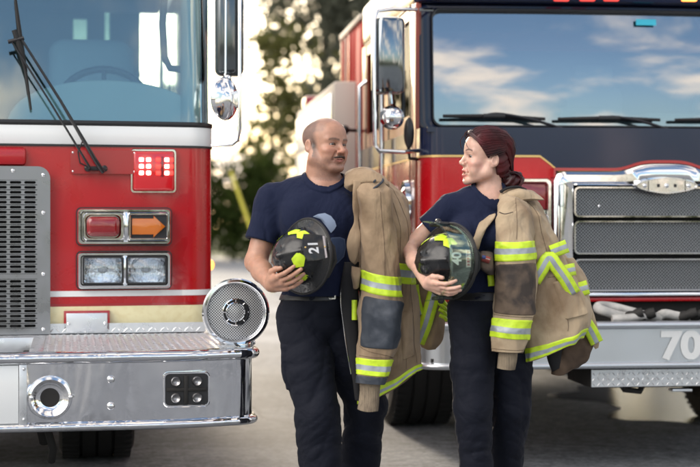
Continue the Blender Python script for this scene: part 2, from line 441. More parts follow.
# ---- lamps
def bezel(parent, name, x0, x1, z0, z1, y, cells):
    """chrome two-lamp housing; cells = (x0,x1,z0,z1)"""
    mb = MB()
    out = rrect(x0, x1, z0, z1, .022); inn = rrect(x0+.022, x1-.022, z0+.02, z1-.02, .012)
    mb.frame(out, inn, y-.045, y+.03, bev=.012)
    xm = (cells[0][1]+cells[1][0])/2
    mb.box(xm-.012, xm+.012, y-.036, y+.02, z0+.018, z1-.018, .004)
    mb.box(x0+.018, x1-.018, y-.008, y+.004, z0+.018, z1-.018)
    b = mb.build(name, M['chrome'], parent)
    mb = MB(); mb.frame(rrect(x0-.006, x1+.006, z0-.006, z1+.006, .026), rrect(x0+.003, x1-.003, z0+.003, z1-.003, .02), y-.012, y+.03); mb.build('gasket', M['trim'], b)
    return b
# turn signal row
yb = FY+.012
h1 = bezel(LT, 'signal_housing', .508, .968, 1.222, 1.402, yb, [(.53, .735, 0, 0), (.755, .945, 0, 0)])
mb = MB(); mb.frame(rrect(.535, .738, 1.243, 1.381, .02), rrect(.552, .716, 1.258, 1.366, .03), yb-.052, yb, bev=.01); mb.build('lamp_rim', M['chrome'], h1)
mb = MB(); mb.box(.553, .715, yb-.075, yb-.01, 1.262, 1.362, .028, seg=4); mb.build('turn_lamp', M['redlens'], h1)
mb = MB(); mb.box(.765, .948, yb-.028, yb-.009, 1.250, 1.375, .004); arrow_back = mb.build('arrow_lamp', M['trim'], h1)
mb = MB(); mb.prism([(.774, 1.272), (.880, 1.272), (.880, 1.256), (.940, 1.3125), (.880, 1.369), (.880, 1.353), (.774, 1.353)], yb-.042, yb-.027, bev=.006); mb.build('arrow_lens', M['amber'], arrow_back)
mb = MB(); mb.frame(rrect(.757, .956, 1.243, 1.382, .008), rrect(.768, .946, 1.254, 1.371, .004), yb-.05, yb-.02, bev=.003); mb.build('lamp_rim', M['chrome'], h1)
h2 = bezel(LT, 'headlight_housing', .508, .968, 1.006, 1.186, yb, [(.53, .735, 0, 0), (.75, .945, 0, 0)])
for (a, b) in ((.538, .728), (.750, .942)):
    mb = MB(); mb.frame(rrect(a-.004, b+.004, 1.026, 1.166, .012), rrect(a+.003, b-.003, 1.034, 1.158, .01), yb-.05, yb-.01); lr = mb.build('headlight', M['trim'], h2)
    V = []; F = []; nx, nz = 16, 10
    for i in range(nx+1):
        for j in range(nz+1):
            u, v = i/nx*2-1, j/nz*2-1
            V.append(((a+b)/2+u*(b-a-.008)/2, yb-.014-.022*(u*u*.7+v*v*.3), 1.096+v*.06))
    for i in range(nx):
        for j in range(nz): F.append((i*(nz+1)+j, (i+1)*(nz+1)+j, (i+1)*(nz+1)+j+1, i*(nz+1)+j+1))
    mesh_obj('reflector', V, F, M['reflector'], lr)
    mb = MB(); mb.sphere(((a+b)/2, yb-.03, 1.098), .014, 8, (1.6, .6, 1)); mb.build('bulb', M['white'], lr)
    mb = MB(); mb.box(a+.004, b-.004, yb-.05, yb-.044, 1.035, 1.157, .002)
    for k in range(14 if a > .7 else 5): mb.box(a+.02+(k*.0115 if a > .7 else k*.035), a+.026+(k*.0115 if a > .7 else k*.035), yb-.053, yb-.0495, 1.05, 1.142, .001)
    mb.build('lens', M['plasticlens'], lr)
# warning light
wl = MB(); y0 = cy(.9)-.0
wl.frame(rrect(.768, .998, 1.478, 1.708-.008, .018), rrect(.782, .984, 1.492, 1.686, .012), y0-.022, y0+.03, bev=.006); wlo = wl.build('warning_light', M['chrome'], LT)
mb = MB(); mb.box(.783, .983, y0-.045, y0+.01, 1.493, 1.685, .012, seg=3); mb.build('red_lens', mat('lit_red_lens', (.35, .008, .014), .15, 0, 1, emit=((1, .02, .02), .10)), wlo)
for (cx, n) in ((.822, 2), (.857, 2), (.905, 1), (.948, 2), (.968, 2)):
    for j in range(3):
        mb = MB(); z = 1.645-.033*j; mb.box(cx-.012, cx+.012, y0-.0485, y0-.044, z-.0105, z+.0105, .005)
        mb.build('led', M['whiteled'] if n == 2 and cx != .968 else M['redled'], wlo)
mb = MB(); mb.box(.918, .932, y0-.05, y0-.044, 1.56, 1.66, .002); mb.build('lens_rib', M['redlens'], wlo)
# side marker lamp
mb = MB(); sy, sz = .0, 1.11
mb.sphere((HW+.012, FY+.36, 1.11), .034, 10, (.7, 1, .9)); mk = mb.build('side_marker_lamp', M['markeramber'], LT)
mb = MB(); mb.box(HW-.01, HW+.006, FY+.31, FY+.41, 1.07, 1.15, .004); mb.build('lamp_base', M['redlens'], mk)
# hinge plate in the cream stripe
mb = MB(); mb.box(.443, .667, FY-.012, FY+.02, .800, .897, .003); hp = mb.build('latch_plate', M['red2'], LT)
mb = MB(); mb.box(.455, .655, FY-.020, FY-.0125, .790, .886, .003); mb.build('steel_cover', M['alu'], hp)
dots('bolt', [(x, FY-.021, .835) for x in (.466, .644)], .009, M['chrome'], hp)

# ---- bumper
def sweep(name, path, prof, m, parent, angle=35):
    """profile (out, z) carried along a plan path of (x,y) with outward normals; closed profile"""
    k = len(path); q = len(prof); V = []; F = []
    for i in range(k):
        a = Vector(path[max(i-1, 0)]); b = Vector(path[min(i+1, k-1)]); d = (b-a).normalized(); n_ = Vector((d.y, -d.x))
        for (o_, z) in prof: p = Vector(path[i])+n_*o_; V.append((p.x, p.y, z))
    for i in range(k-1):
        for j in range(q): F.append((i*q+j, (i+1)*q+j, (i+1)*q+(j+1) % q, i*q+(j+1) % q))
    F.append(tuple(range(q))[::-1]); F.append(tuple((k-1)*q+j for j in range(q)))
    o = mesh_obj(name, V, F, m, parent)
    bm = bmesh.new(); bm.from_mesh(o.data); bmesh.ops.recalc_face_normals(bm, faces=bm.faces); bm.to_mesh(o.data); bm.free()
    o.data.set_sharp_from_angle(angle=R(angle)); return o
BW = 1.262
def bumper_path(bw, dep, r, sweepback=.06):
    pts = []
    for s in (-1, 1):
        seg = []
        for i in range(13):
            a = -math.pi/2+(math.pi/2)*i/12; seg.append((bw-r+r*math.cos(a), r+sweepback+r*math.sin(a)))
        seg.append((bw, dep))
        inner = [(x, sweepback*(max(0, (x-.75)/(bw-r-.75)))**2) for x in np.linspace(0, bw-r, 12)[:-1]]
        side = inner+seg
        if s < 0: pts = [(-x, y) for (x, y) in side[::-1]][:-1]
        else: pts += side
    return pts
bp = bumper_path(BW, .95, .10)
def roll(zc, r, out): return [(out+r*math.cos(a), zc+r*math.sin(a)) for a in np.linspace(-math.pi/2, math.pi/2, 9)]
prof = [(-.03, .454)]+roll(.472, .018, .004)+[(-.004, .494), (-.004, .736)]+roll(.762, .024, .006)+[(-.05, .786), (-.05, .780), (-.02, .774), (-.02, .47)]
bumper = sweep('bumper', bp, prof, M['steel'], LT, 40)
# punched face fittings (on the face at y about -0.0)
yf = .004
mb = MB(); mb.frame(rrect(.862, 1.06, .545, .695, .022), rrect(.872, 1.05, .555, .685, .018), yf-.006, yf+.02, bev=.003); rec = mb.build('recess_frame', M['chrome'], bumper)
mb = MB(); mb.box(.8705, 1.0515, yf-.004, yf+.012, .5535, .6865); mb.build('recess', M['trim'], rec, smooth=False)
for x in (.915, 1.005):
    for z in (.585, .655):
        mb = MB(); mb.lathe([(0, -.004), (.017, -.002), (.021, .006), (.017, .012), (.008, .004), (0, .002)], Matrix.Translation((x, yf-.008, z)) @ Matrix.Rotation(R(90), 4, 'X'), 16)
        mb.build('socket', M['brushed'], rec)
mb = MB()
mb.box(.875, 1.045, yf-.012, yf-.005, .612, .628, .003); mb.box(.949, .967, yf-.014, yf-.004, .56, .68, .004)
mb.build('recess_bracket', M['darkmetal'], rec)
mb = MB(); mtx = Matrix.Translation((.39, yf, .597)) @ Matrix.Rotation(R(90), 4, 'X')
mb.lathe([(.088, -.002), (.092, .008), (.088, .022), (.078, .026), (.070, .022), (.060, .010), (.050, .004), (.036, .0025)], mtx, 48)
hornb = mb.build('air_horn', M['chrome'], bumper)
mb = MB(); mb.lathe([(.040, .0035), (.0, .0030)], mtx, 40); mb.build('horn_throat', M['darkmetal'], hornb)
dots('bolt', [(.315, -.022, .60), (.475, -.022, .60)], .010, M['chrome'], hornb, (1, .8, 1))
dots('bolt', [(.642, yf-.002, .668), (.642, yf-.002, .556)], .017, M['chrome'], bumper, n=10)
# storage door on the left part of the bumper
mb = MB(); mb.box(-.45, .262, yf-.012, yf-.002, .492, .735, .003); dr = mb.build('bumper_door', M['white'], bumper)
mb = MB(); mb.box(.264, .296, yf-.016, yf-.003, .488, .738, .003)
for z in (.51, .72): mb.sphere((.284, yf-.017, z), .007, 8)
mb.build('door_hinge', M['alu'], dr)
mb = MB(); mb.box(-.45, .296, yf-.014, yf-.004, .478, .489, .002); mb.build('door_rail', M['alu'], dr)
# tread plate deck with raised lozenges
def tread(name, x0, x1, y0, y1, z, pitch, parent, vert=False, yv=0):
    V = []; F = []
    def P(a, b, h): return (a, b, z+h) if not vert else (a, yv-h, b)
    def quad(a, b, c, d): F.append((a, b, c, d))
    V += [P(x0, y0, 0), P(x1, y0, 0), P(x1, y1, 0), P(x0, y1, 0)]; quad(0, 1, 2, 3)
    nx = int((x1-x0)/pitch); ny = int((y1-y0)/pitch)
    for i in range(nx):
        for j in range(ny):
            cx, cy_ = x0+(i+.5)*pitch, y0+(j+.5)*pitch
            s = 1 if (i+j) % 2 else -1; l, w_ = pitch*.56, pitch*.15; c = .7071
            o = len(V)
            for (a, b, h) in ((-l, 0, .0002), (0, -w_, .0005), (l, 0, .0002), (0, w_, .0005), (0, 0, .0034)):
                V.append(P(cx+a*c-b*c*s, cy_+a*c*s+b*c, h))
            for a, b in ((0, 1), (1, 2), (2, 3), (3, 0)): F.append((o+a, o+b, o+4))
    o = mesh_obj(name, V, F, M['alu'], parent, smooth=False)
    return o
tread('deck_plate', .36, 1.20, .04, 1.10, .781, .034, bumper)
tread('deck_plate', -1.2, -.1, .04, 1.10, .781, .034, bumper)
mb = MB(); mb.box(-.1, .36, .06, .12, .60, .779, .004); mb.box(.30, .36, .12, 1.0, .60, .781, .004); mb.box(-.1, .30, .12, 1.0, .60, .61)
mb.box(-.1, .36, .94, 1.1, .70, .782, .004); mb.build('hose_tray', M['alu'], bumper)
tread('tread_riser', -1.1, 1.14, .786, .835, 0, .030, bumper, vert=True, yv=FY-.012).name = 'tread_riser'
# siren loudspeaker on the bumper corner
sp = thing('siren_speaker', (0, 0, 0), None, None); del_keys = [k for k in sp.keys()]
for k in del_keys: del sp[k]
sp.parent = LT; sp.location = (1.205, .33, .928); sp.rotation_euler = (0, 0, R(2))
rot = Matrix.Rotation(R(90), 4, 'X')
mb = MB(); mb.lathe([(0, -.20), (.06, -.20), (.10, -.17), (.130, -.11), (.140, -.03), (.142, .0), (.150, .006), (.153, .016), (.147, .027), (.136, .028), (.126, .018), (.124, .008)], rot, 64)
mb.build('speaker_body', M['chrome'], sp)
def perf_mat():
    m, nt, b = new_mat('perforated_metal'); N, L = nt.nodes, nt.links
    b.inputs['Metallic'].default_value = .5; b.inputs['Roughness'].default_value = .3
    tc = N.new('ShaderNodeTexCoord'); v = N.new('ShaderNodeTexVoronoi'); v.inputs['Scale'].default_value = 115; v.inputs['Randomness'].default_value = 0
    mp = N.new('ShaderNodeMapping'); mp.inputs['Scale'].default_value = (1, 0, 1); mp.inputs['Rotation'].default_value = (0, R(45), 0)
    L.new(tc.outputs['Object'], mp.inputs['Vector']); L.new(mp.outputs[0], v.inputs['Vector'])
    r = N.new('ShaderNodeMapRange'); r.inputs['From Min'].default_value = .30; r.inputs['From Max'].default_value = .42
    L.new(v.outputs['Distance'], r.inputs['Value'])
    mx = N.new('ShaderNodeMix'); mx.data_type = 'RGBA'; mx.inputs['A'].default_value = (.02, .02, .02, 1); mx.inputs['B'].default_value = (.7, .71, .73, 1)
    L.new(r.outputs[0], mx.inputs['Factor']); L.new(mx.outputs['Result'], b.inputs['Base Color']); return m
M['perf'] = perf_mat()
mb = MB(); mb.lathe([(.1255, .006), (.09, .0095), (.06, .010)], rot, 64); mb.build('speaker_mesh', M['perf'], sp)
mb = MB(); mb.lathe([(.061, .008), (.062, .017), (.057, .018), (.056, .008)], rot, 48)
for i in range(8):
    a = 2*math.pi*i/8; mb.tube([(.044*math.cos(a), -.013, .044*math.sin(a)), (.058*math.cos(a), -.013, .058*math.sin(a))], .0022, 6)
mb.lathe([(.045, .008), (.046, .016), (.042, .017), (.041, .008)], rot, 48); mb.build('speaker_ring', M['chrome'], sp)
mb = MB(); mb.lathe([(.0575, .006), (.045, .0065)], rot, 48); mb.build('ring_gap', M['trim'], sp)
mb = MB(); mb.lathe([(.0415, .0085), (.02, .012), (0, .0125)], rot, 40); mb.build('centre_mesh', M['perf'], sp)
mb = MB(); mb.box(-.06, .06, .03, .13, -.146, -.13, .003); mb.box(-.025, .025, .05, .11, -.14, -.115, .003); mb.sphere((.085, .03, -.141), .012, 8); mb.build('speaker_mount', M['chrome'], sp)
# wipers
def wiper_left():
    mb = MB()
    piv = Vector((.735, FY-.035, 1.612))
    mb.box(.548, .655, FY-.03, FY-.003, 1.588, 1.610, .006)
    for x in (.558, .640): mb.lathe([(0, .0), (.016, .002), (.016, .012), (.009, .02), (0, .021)], Matrix.Translation((x, FY-.028, 1.598)) @ rot, 16)
    base = mb.build('wiper', M['trim'], LT)
    ax0, az0 = LF.px(14, 40, .98); ax1, az1 = LF.px(23, 40, .98)
    top = Vector((LF.px(16, 44, 1.02)[0], 1.02, LF.px(16, 44, 1.02)[1])); 
    mb = MB(); q = lambda px, py, y: Vector((LF.px(px, py, y)[0], y, LF.px(px, py, y)[1]))
    mb.tube([q(103, 172, 1.07), q(95, 160, 1.03), q(60, 100, 1.02), q(22, 40, 1.03)], [.012, .011, .007, .006], 8)
    mb.tube([q(90, 168, 1.07), q(84, 158, 1.05), q(50, 102, 1.03), q(12, 42, 1.03)], [.007, .006, .005, .005], 8)
    mb.tube([q(8, 42, 1.03), q(24, 38, 1.03)], .010, 8)
    mb.build('wiper_arm', M['trim'], base)
    mb = MB(); mb.tube([q(14, -12, 1.05), q(18, 20, 1.07), q(24, 60, 1.09), q(31, 110, 1.10)], [.006, .011, .010, .006], 6)
    mb.tube([q(14, 30, 1.03), q(21, 50, 1.04), q(26, 72, 1.055)], [.012, .016, .008], 8)
    mb.build('wiper_blade', M['black'], base)
    mb = MB(); mb.tube([q(84, 138, 1.08), q(78, 152, 1.06), q(80, 163, 1.06), q(90, 168, 1.07)], .004, 6); mb.build('washer_hose', M['black'], base)
wiper_left()
# mirror on the driver's side
mir = bpy.data.objects.new('mirror', None); link(mir, LT)
mb = MB(); z0_, z1_ = 2.075, 2.60
for _ in (0,):
    mb.box(HW+.012, HW+.155, FY+.02, FY+.14, z0_, z1_, .035, seg=4)
mb.build('mirror_shell', M['smoked'], mir)
mb = MB(); mb.tube([(HW+.02, FY+.06, 2.72), (HW+.10, FY+.0, 2.74), (HW+.125, FY-.02, 2.70), (HW+.125, FY-.02, 1.80), (HW+.115, FY-.015, 1.745), (HW+.09, FY-.01, 1.725), (HW-.01, FY+.03, 1.72)], .0105, 10)
mb.tube([(HW+.06, FY+.0, 2.72), (HW+.055, FY-.01, 2.08)], .006, 8)
mb.build('mirror_arm', M['chrome'], mir)
mb = MB(); mb.lathe([(0, -.03), (.045, -.025), (.075, -.0), (.082, .02), (.07, .035), (0, .05)], Matrix.Translation((HW+.045, FY+.02, 1.955)) @ Matrix.Rotation(R(28), 4, 'Z') @ rot @ Matrix.Diagonal((1, 1.35, 1, 1)), 32)
mb.tube([(HW+.055, FY+.03, 2.0), (HW+.06, FY+.04, 2.09)], .008, 8); mb.sphere((HW+.07, FY+.03, 2.06), .022, 8)
mb.build('convex_mirror', M['chrome'], mir)
# wheels, chassis, rear body
def wheel(parent, x0, x1, y, zc, r, name='wheel'):
    mb = MB(); w_ = x1-x0; h = w_/2
    mtx = Matrix.Translation(((x0+x1)/2, y, zc)) @ Matrix.Rotation(R(90), 4, 'Y')
    prof = [(r*.60, -h*.8), (r*.75, -h), (r*.90, -h*.98), (r*.97, -h*.88), (r, -h*.7)]
    for g in (-.42, 0, .42): prof += [(r, h*g-h*.04-.001), (r*.975, h*g-h*.035), (r*.975, h*g+h*.035), (r, h*g+h*.04)]
    prof += [(r, h*.7), (r*.97, h*.88), (r*.90, h*.98), (r*.75, h), (r*.60, h*.8)]
    mb.lathe(prof, mtx, 72); tyre_mb = mb; wo = None
    rim_mb = MB(); mb = rim_mb; mb.lathe([(r*.60, -h*.8), (r*.55, -h*.75), (r*.5, -h*.3), (.0, -h*.2)], mtx, 40); mb.lathe([(r*.60, h*.8), (r*.55, h*.75), (r*.5, h*.3), (.0, h*.2)], mtx, 40)
    mb = tyre_mb; n = 60
    for i in range(n):
        a = 2*math.pi*i/n
        for s, off in ((-1, 0), (1, .5)):
            A = a+off*2*math.pi/n
            m2 = mtx @ Matrix.Rotation(A, 4, 'Z') @ Matrix.Translation((r-.002, 0, s*h*.68))
            mb.box(-.006, .006, -.014, .014, -h*.22, h*.22, 0, mtx=m2)
    wo = tyre_mb.build(name, M['tyre'], parent, angle=25); rim_mb.build('rim', M['alu'], wo)
    return wo
wheel(LT, .41, .83, 2.3, .54, .54); wheel(LT, -.83, -.41, 2.3, .54, .54)
wheel(LT, .60, 1.15, 7.4, .54, .54); wheel(LT, -1.15, -.60, 7.4, .54, .54)
mb = MB(); mb.box(-.42, -.32, .1, 9, .5, .72, .01); mb.box(.25, .35, .1, 9, .5, .72, .01); mb.box(-.9, .9, 2.2, 2.4, .48, .6, .02); mb.box(-.3, .24, 1.1, 2.4, .45, 1.0, .03)
mb.box(-1.15, 1.15, 1.3, 1.36, .5, .79); mb.box(-1.1, 1.1, 1.4, 9, .76, .79); mb.tube([(.30, .5, .42), (.34, .75, .40), (.36, .8, .30)], .03, 10); mb.sphere((.36, .70, .43), .07, 10, (1.4, 1, .8))  # wide flat plate added to keep light off the ground underneath
mb.tube([(.37, .40, .46), (.38, .36, .40), (.40, .36, .33), (.39, .40, .27)], .018, 10); mb.box(.05, .09, .2, .25, .30, .45, .004)
mb.build('chassis', M['darkmetal'], LT)
mb = MB(); mb.box(-1.18, 1.18, REAR+.05, 9.2, .62, 2.0, .02); body = mb.build('rear_body', M['red'], LT)
for s in (-1, 1):
    for k in range(3):
        mb = MB(); a = REAR+.2+k*1.3
        mb.box(*((1.181, 1.19) if s > 0 else (-1.19, -1.181)), a, a+1.15, 1.15 if k == 1 else .75, 1.9, .004)
        mb.build('locker_door', M['alu'], body)
# ================================================================== RIGHT ENGINE
RF = Frame(1.78, 7.957, 7)
RT = thing('fire_engine', (RF.o.x, RF.o.y, 0), 'red and dark blue fire engine with mesh grille and 70 on its bumper', 'fire engine', rotz=R(RF.deg))
rq = lambda px, py, y: Vector((RF.px(px, py, y)[0], y, RF.px(px, py, y)[1]))
RW, RY, RREAR = 1.325, .44, 3.1
rp = lambda d, y=0, w=0: plan(RW+d+w, RY-d+y, .05, .13+d, RREAR)
strip('cab_body', M['red'], RT, rp(0), .84, 1.858)
# navy upper panel, deeper in the middle, with a gold edge
def band_profile(name, m, d, zlo, zhi, th, parent):
    pl = rp(d); k = len(pl); V = []; F = []
    for i in range(k):
        x, y = pl[i]; n_ = Vector((0, 1)) if abs(x) < RW-.1 else Vector((-1 if x > 0 else 1, .3)).normalized()
        for (o_, f) in ((0, zlo), (0, zhi), (th, zhi), (th, zlo)): V.append((x+n_.x*o_, y+n_.y*o_, f(x)))
    for i in range(k-1):
        for j in range(4): F.append((i*4+j, (i+1)*4+j, (i+1)*4+(j+1) % 4, i*4+(j+1) % 4))
    F.append((0, 1, 2, 3)); F.append(tuple((k-1)*4+j for j in (3, 2, 1, 0)))
    o = mesh_obj(name, V, F, m, parent); bm = bmesh.new(); bm.from_mesh(o.data); bmesh.ops.recalc_face_normals(bm, faces=bm.faces); bm.to_mesh(o.data); bm.free()
    o.data.set_sharp_from_angle(angle=R(35)); return o
def plan(hw, fy, bow, r, rear, n=10, m=46):
    pts = [(-hw, rear)]; yb = fy+bow
    for i in range(n+1):
        a = math.pi+(math.pi/2)*i/n; pts.append((-hw+r+r*math.cos(a), yb+r+r*math.sin(a)))
    for i in range(1, m):
        x = (-hw+r)+(2*hw-2*r)*i/m; pts.append((x, yb-bow*(1-(x/(hw-r))**2)))
    for i in range(n+1):
        a = -math.pi/2+(math.pi/2)*i/n; pts.append((hw-r+r*math.cos(a), yb+r+r*math.sin(a)))
    pts.append((hw, rear)); return pts
def zgold(x):
    t = min(1, max(0, (abs(x)-.56)/.12)); t = t*t*(3-2*t); return 1.615+(1.70-1.615)*t
band_profile('upper_panel', M['navy'], .004, lambda x: zgold(x)+.008, lambda x: 1.861, .02, RT)
band_profile('gold_line', M['gold'], .005, lambda x: zgold(x)-.004, lambda x: zgold(x)+.0075, .02, RT)
# ledge below the glass
mb = MB(); mb.prism([(-1.30, 1.835), (-1.30, 1.862), (1.30, 1.862), (1.30, 1.835)], RY+.06, .98); mb.build('cowl', M['navy'], RT)
# windscreen with frame
GY = .78; gx0 = rq(434, 60, GY).x; gx1 = 1.20; gz0_ = 1.888; gz1_ = rq(500, 8, GY).z
def curved_frame(name, m, parent, x0, x1, z0, z1, wx, wz0, wz1, y, bow, th, rake):
    """rectangular frame bowed in plan and raked"""
    mb = MB(); n = 24
    def fy(x): return y+bow*(x/1.25)**2
    out = []; inn = []
    def ring(x0, x1, z0, z1, r):
        pts = rrect(x0, x1, z0, z1, r, 6); res = []
        for i in range(len(pts)):
            a, b = pts[i], pts[(i+1) % len(pts)]; k = 10 if abs(a[0]-b[0]) > .5 else 1
            for j in range(k): res.append((a[0]+(b[0]-a[0])*j/k, a[1]+(b[1]-a[1])*j/k))
        return res
    A = ring(x0-wx, x1+wx, z0-wz0, z1+wz1, .05); B = ring(x0, x1, z0, z1, .05)
    mb.frame(A, B, 0, th, bev=.01)
    for v in mb.bm.verts: v.co.y += fy(v.co.x)+rake*(v.co.z-z0)
    return mb.build(name, m, parent)
fr = curved_frame('windshield_frame', M['navy'], RT, gx0, gx1, gz0_, gz1_, .115, .03, .03, GY-.02, .06, .06, .07)
fr2 = curved_frame('window_gasket', M['trim'], RT, gx0+.008, gx1-.008, gz0_+.008, gz1_-.008, .012, .012, .012, GY-.03, .06, .05, .07)
V = []; F = []; nx, nz = 40, 8
for i in range(nx+1):
    for j in range(nz+1):
        x = gx0-.03+(gx1-gx0+.06)*i/nx; z = gz0_-.03+(gz1_-gz0_+.06)*j/nz; V.append((x, GY+.018+.06*(x/1.25)**2+.07*(z-gz0_)-.012*math.sin(math.pi*j/nz), z))
for i in range(nx):
    for j in range(nz): F.append((i*(nz+1)+j, (i+1)*(nz+1)+j, (i+1)*(nz+1)+j+1, i*(nz+1)+j+1))
mesh_obj('windshield', V, F, M['glassR'], RT)
mb = MB(); mb.prism([(p[0], p[1]) for p in plan(RW-.01, GY-.06, .05, .14, RREAR, 10, 10)], 0, .30, mtx=Matrix(((1, 0, 0, 0), (0, 0, 1, 0), (0, 1, 0, gz1_+.032), (0, 0, 0, 1))), bev=.03)
roof = mb.build('roof', M['navy'], RT)
for k, px_ in enumerate((562, 588, 612, 690, 716)):
    c = rq(px_, -1, GY-.075); mb = MB(); mb.box(c.x-.045, c.x+.045, c.y-.0, c.y+.03, c.z-.012, c.z+.03, .008)
    mb.build('marker_lamp', M['markeramber'] if k == 3 else M['redmarker'], roof)
mb = MB(); c0, c1 = rq(635, 17, GY+.05), rq(655, 10, GY+.05); mb.box(c0.x, c1.x, GY+.030, GY+.033, c0.z-.050, c1.z-.058); mb.build('windshield_sticker', M['bluetape'], RT, smooth=False)
# interior
mb = MB(); mb.box(-1.2, 1.2, RREAR-.1, RREAR-.05, 1.2, gz1_+.02); mb.build('bulkhead', M['interior'], RT, smooth=False)
mb = MB(); mb.box(-1.25, 1.25, .65, RREAR-.1, 1.0, 1.03); mb.build('cab_floor', M['interior'], RT, smooth=False)
mb = MB(); mb.box(-1.15, 1.2, .90, 1.3, 1.60, 1.935, .04); d2 = mb.build('dashboard', M['dash'], RT)
mb = MB(); mb.box(-.42, -.12, 1.0, 1.3, 1.93, 2.02, .03); mb.build('instrument_hood', M['dash'], d2)
mb = MB(); mb.box(.1, .75, .98, 1.25, 1.93, 1.99, .02); mb.build('instrument_hood', M['dash'], d2)
for x, mm in ((.02, 'greypanel'), (.78, 'seat'), (-.75, 'seat')):
    mb = MB(); mb.box(x-.2, x+.2, 1.75, 1.95, 1.5, 2.22, .06); mb.box(x-.23, x+.23, 1.5, 1.9, 1.4, 1.55, .05); mb.box(x-.13, x+.13, 1.77, 1.9, 2.23, 2.36, .03)
    mb.build('seat', M[mm], RT)
mb = MB(); tl = Matrix.Translation((.78, 1.42, 2.02)) @ Matrix.Rotation(R(60), 4, 'X')
mb.tube([tl @ Vector((.24*math.cos(2*math.pi*i/40), .24*math.sin(2*math.pi*i/40), 0)) for i in range(40)], .016, 10, closed=True); mb.tube([tl @ Vector((-.24, 0, 0)), tl @ Vector((.24, 0, 0))], .014); mb.tube([tl @ Vector((0, 0, 0)), tl @ Vector((0, 0, -.4))], .03)
mb.build('steering_wheel', M['trim'], RT)
# wipers
for (xa, ya, xb, yb_, xp, yp, xe, ye) in ((443, 116, 545, 119, 500, 114, 566, 130), (558, 119, 660, 120, 615, 117, 672, 131), (675, 120, 780, 121, 730, 118, 790, 131)):
    y = GY-.055
    mb = MB(); a, b = rq(xa, ya, y), rq(xb, yb_, y); m_ = (a+b)/2
    mb.tube([a, a+(b-a)*.3+Vector((0, 0, .004)), m_+Vector((0, 0, .007)), a+(b-a)*.7+Vector((0, 0, .004)), b], [.009, .012, .013, .012, .009], 8)
    w1 = mb.build('wiper', M['black'], RT)
    mb = MB(); p, e = rq(xp, yp, y-.02), rq(xe, ye, y-.05)
    mb.tube([tuple(v) for v in crom([tuple(p+Vector((-.08, 0, -.008))), tuple(p), tuple(p+(e-p)*.5+Vector((0, 0, .012))), tuple(e)], 12)], .0085, 8)
    mb.box(m_.x-.07, m_.x+.06, y-.03, y-.005, m_.z-.005, m_.z+.02, .006)
    mb.build('wiper_arm', M['trim'], w1)
# ---- grille
gy2 = .40
xL = rq(553, 200, gy2).x; EC = rq(663, 180, gy2).x; xR = 2*EC-xL
zt = rq(570, 172, gy2).z; zbm = rq(570, 296, gy2).z
rows = [(rq(575, 215, gy2).z, rq(575, 189, gy2).z), (rq(575, 252, gy2).z, rq(575, 223, gy2).z), (rq(575, 289, gy2).z, rq(575, 261, gy2).z)]
wl0, wr0 = rq(575, 200, gy2).x, 2*EC-rq(575, 200, gy2).x
mb = MB()
def archtop(x, base): return base+.045*math.exp(-((x-EC)/.20)**4)
# outer surround
top_pts = [(x, archtop(x, zt)) for x in np.linspace(xL+.05, xR-.05, 41)]
outer = [(xL, zbm), (xL, zt-.05), (xL+.015, zt-.015)]+top_pts+[(xR-.015, zt-.015), (xR, zt-.05), (xR, zbm)]
inner = [(wl0-.02, zbm+.01), (wl0-.02, rows[0][1]-.01), (wl0-.018, rows[0][1]+.012)]+[(wl0-.018+(wr0-wl0+.036)*i/40, rows[0][1]+.022) for i in range(41)]+[(wr0+.018, rows[0][1]+.012), (wr0+.02, rows[0][1]-.01), (wr0+.02, zbm+.01)]
mb.frame(outer, inner, gy2-.05, gy2+.05, bev=.02)
gr2 = mb.build('grille', M['chrome'], RT)
for (za, zb) in rows:
    mb = MB(); mb.frame(rrect(wl0-.018, wr0+.018, za-.016, zb+.016, .03), rrect(wl0, wr0, za, zb, .022), gy2-.035, gy2+.03, bev=.012)
    mb.build('grille_bar', M['chrome'], gr2)
    # woven mesh
    mb = MB(); p = .0185; w_, h_ = wr0-wl0, zb-za; n = int((w_+h_)/p)+1
    V = []; F = []
    for s in (0, 1):
        for i in range(n):
            c = i*p
            x0_, z0_ = (c, 0) if c < w_ else (w_, c-w_)
            x1_, z1_ = (c-h_, h_) if c > h_ else (0, c)
            if s: x0_, x1_ = w_-x0_, w_-x1_
            dx, dz = x1_-x0_, z1_-z0_; l = math.hypot(dx, dz)
            if l < .004: continue
            nx_, nz_ = -dz/l*.0017, dx/l*.0017; o = len(V); yy = gy2+.012+s*.0025
            for (X, Z, Y_) in ((x0_+nx_, z0_+nz_, yy), (x0_-nx_, z0_-nz_, yy), (x0_-nx_, z0_-nz_, yy+.004), (x0_+nx_, z0_+nz_, yy+.004), (x1_+nx_, z1_+nz_, yy), (x1_-nx_, z1_-nz_, yy), (x1_-nx_, z1_-nz_, yy+.004), (x1_+nx_, z1_+nz_, yy+.004)):
                V.append((wl0+X, Y_, za+Z))
            for q_ in ((0, 1, 5, 4), (1, 2, 6, 5), (3, 0, 4, 7)): F.append(tuple(o+a for a in q_))
    mesh_obj('wire_mesh', V, F, M['mesh'], gr2, smooth=False)
mb = MB(); mb.box(wl0-.05, wr0+.05, gy2+.020, gy2+.026, zbm, rows[0][1]+.03); mb.build('grille_backing', M['void'], gr2, smooth=False)
mb = MB(); mb.box(xL-.0, xR+.0, gy2-.045, gy2+.04, rq(600, 296, gy2).z-.004, rq(600, 289, gy2).z-.018, .008); mb.build('grille_sill', M['chrome'], gr2)
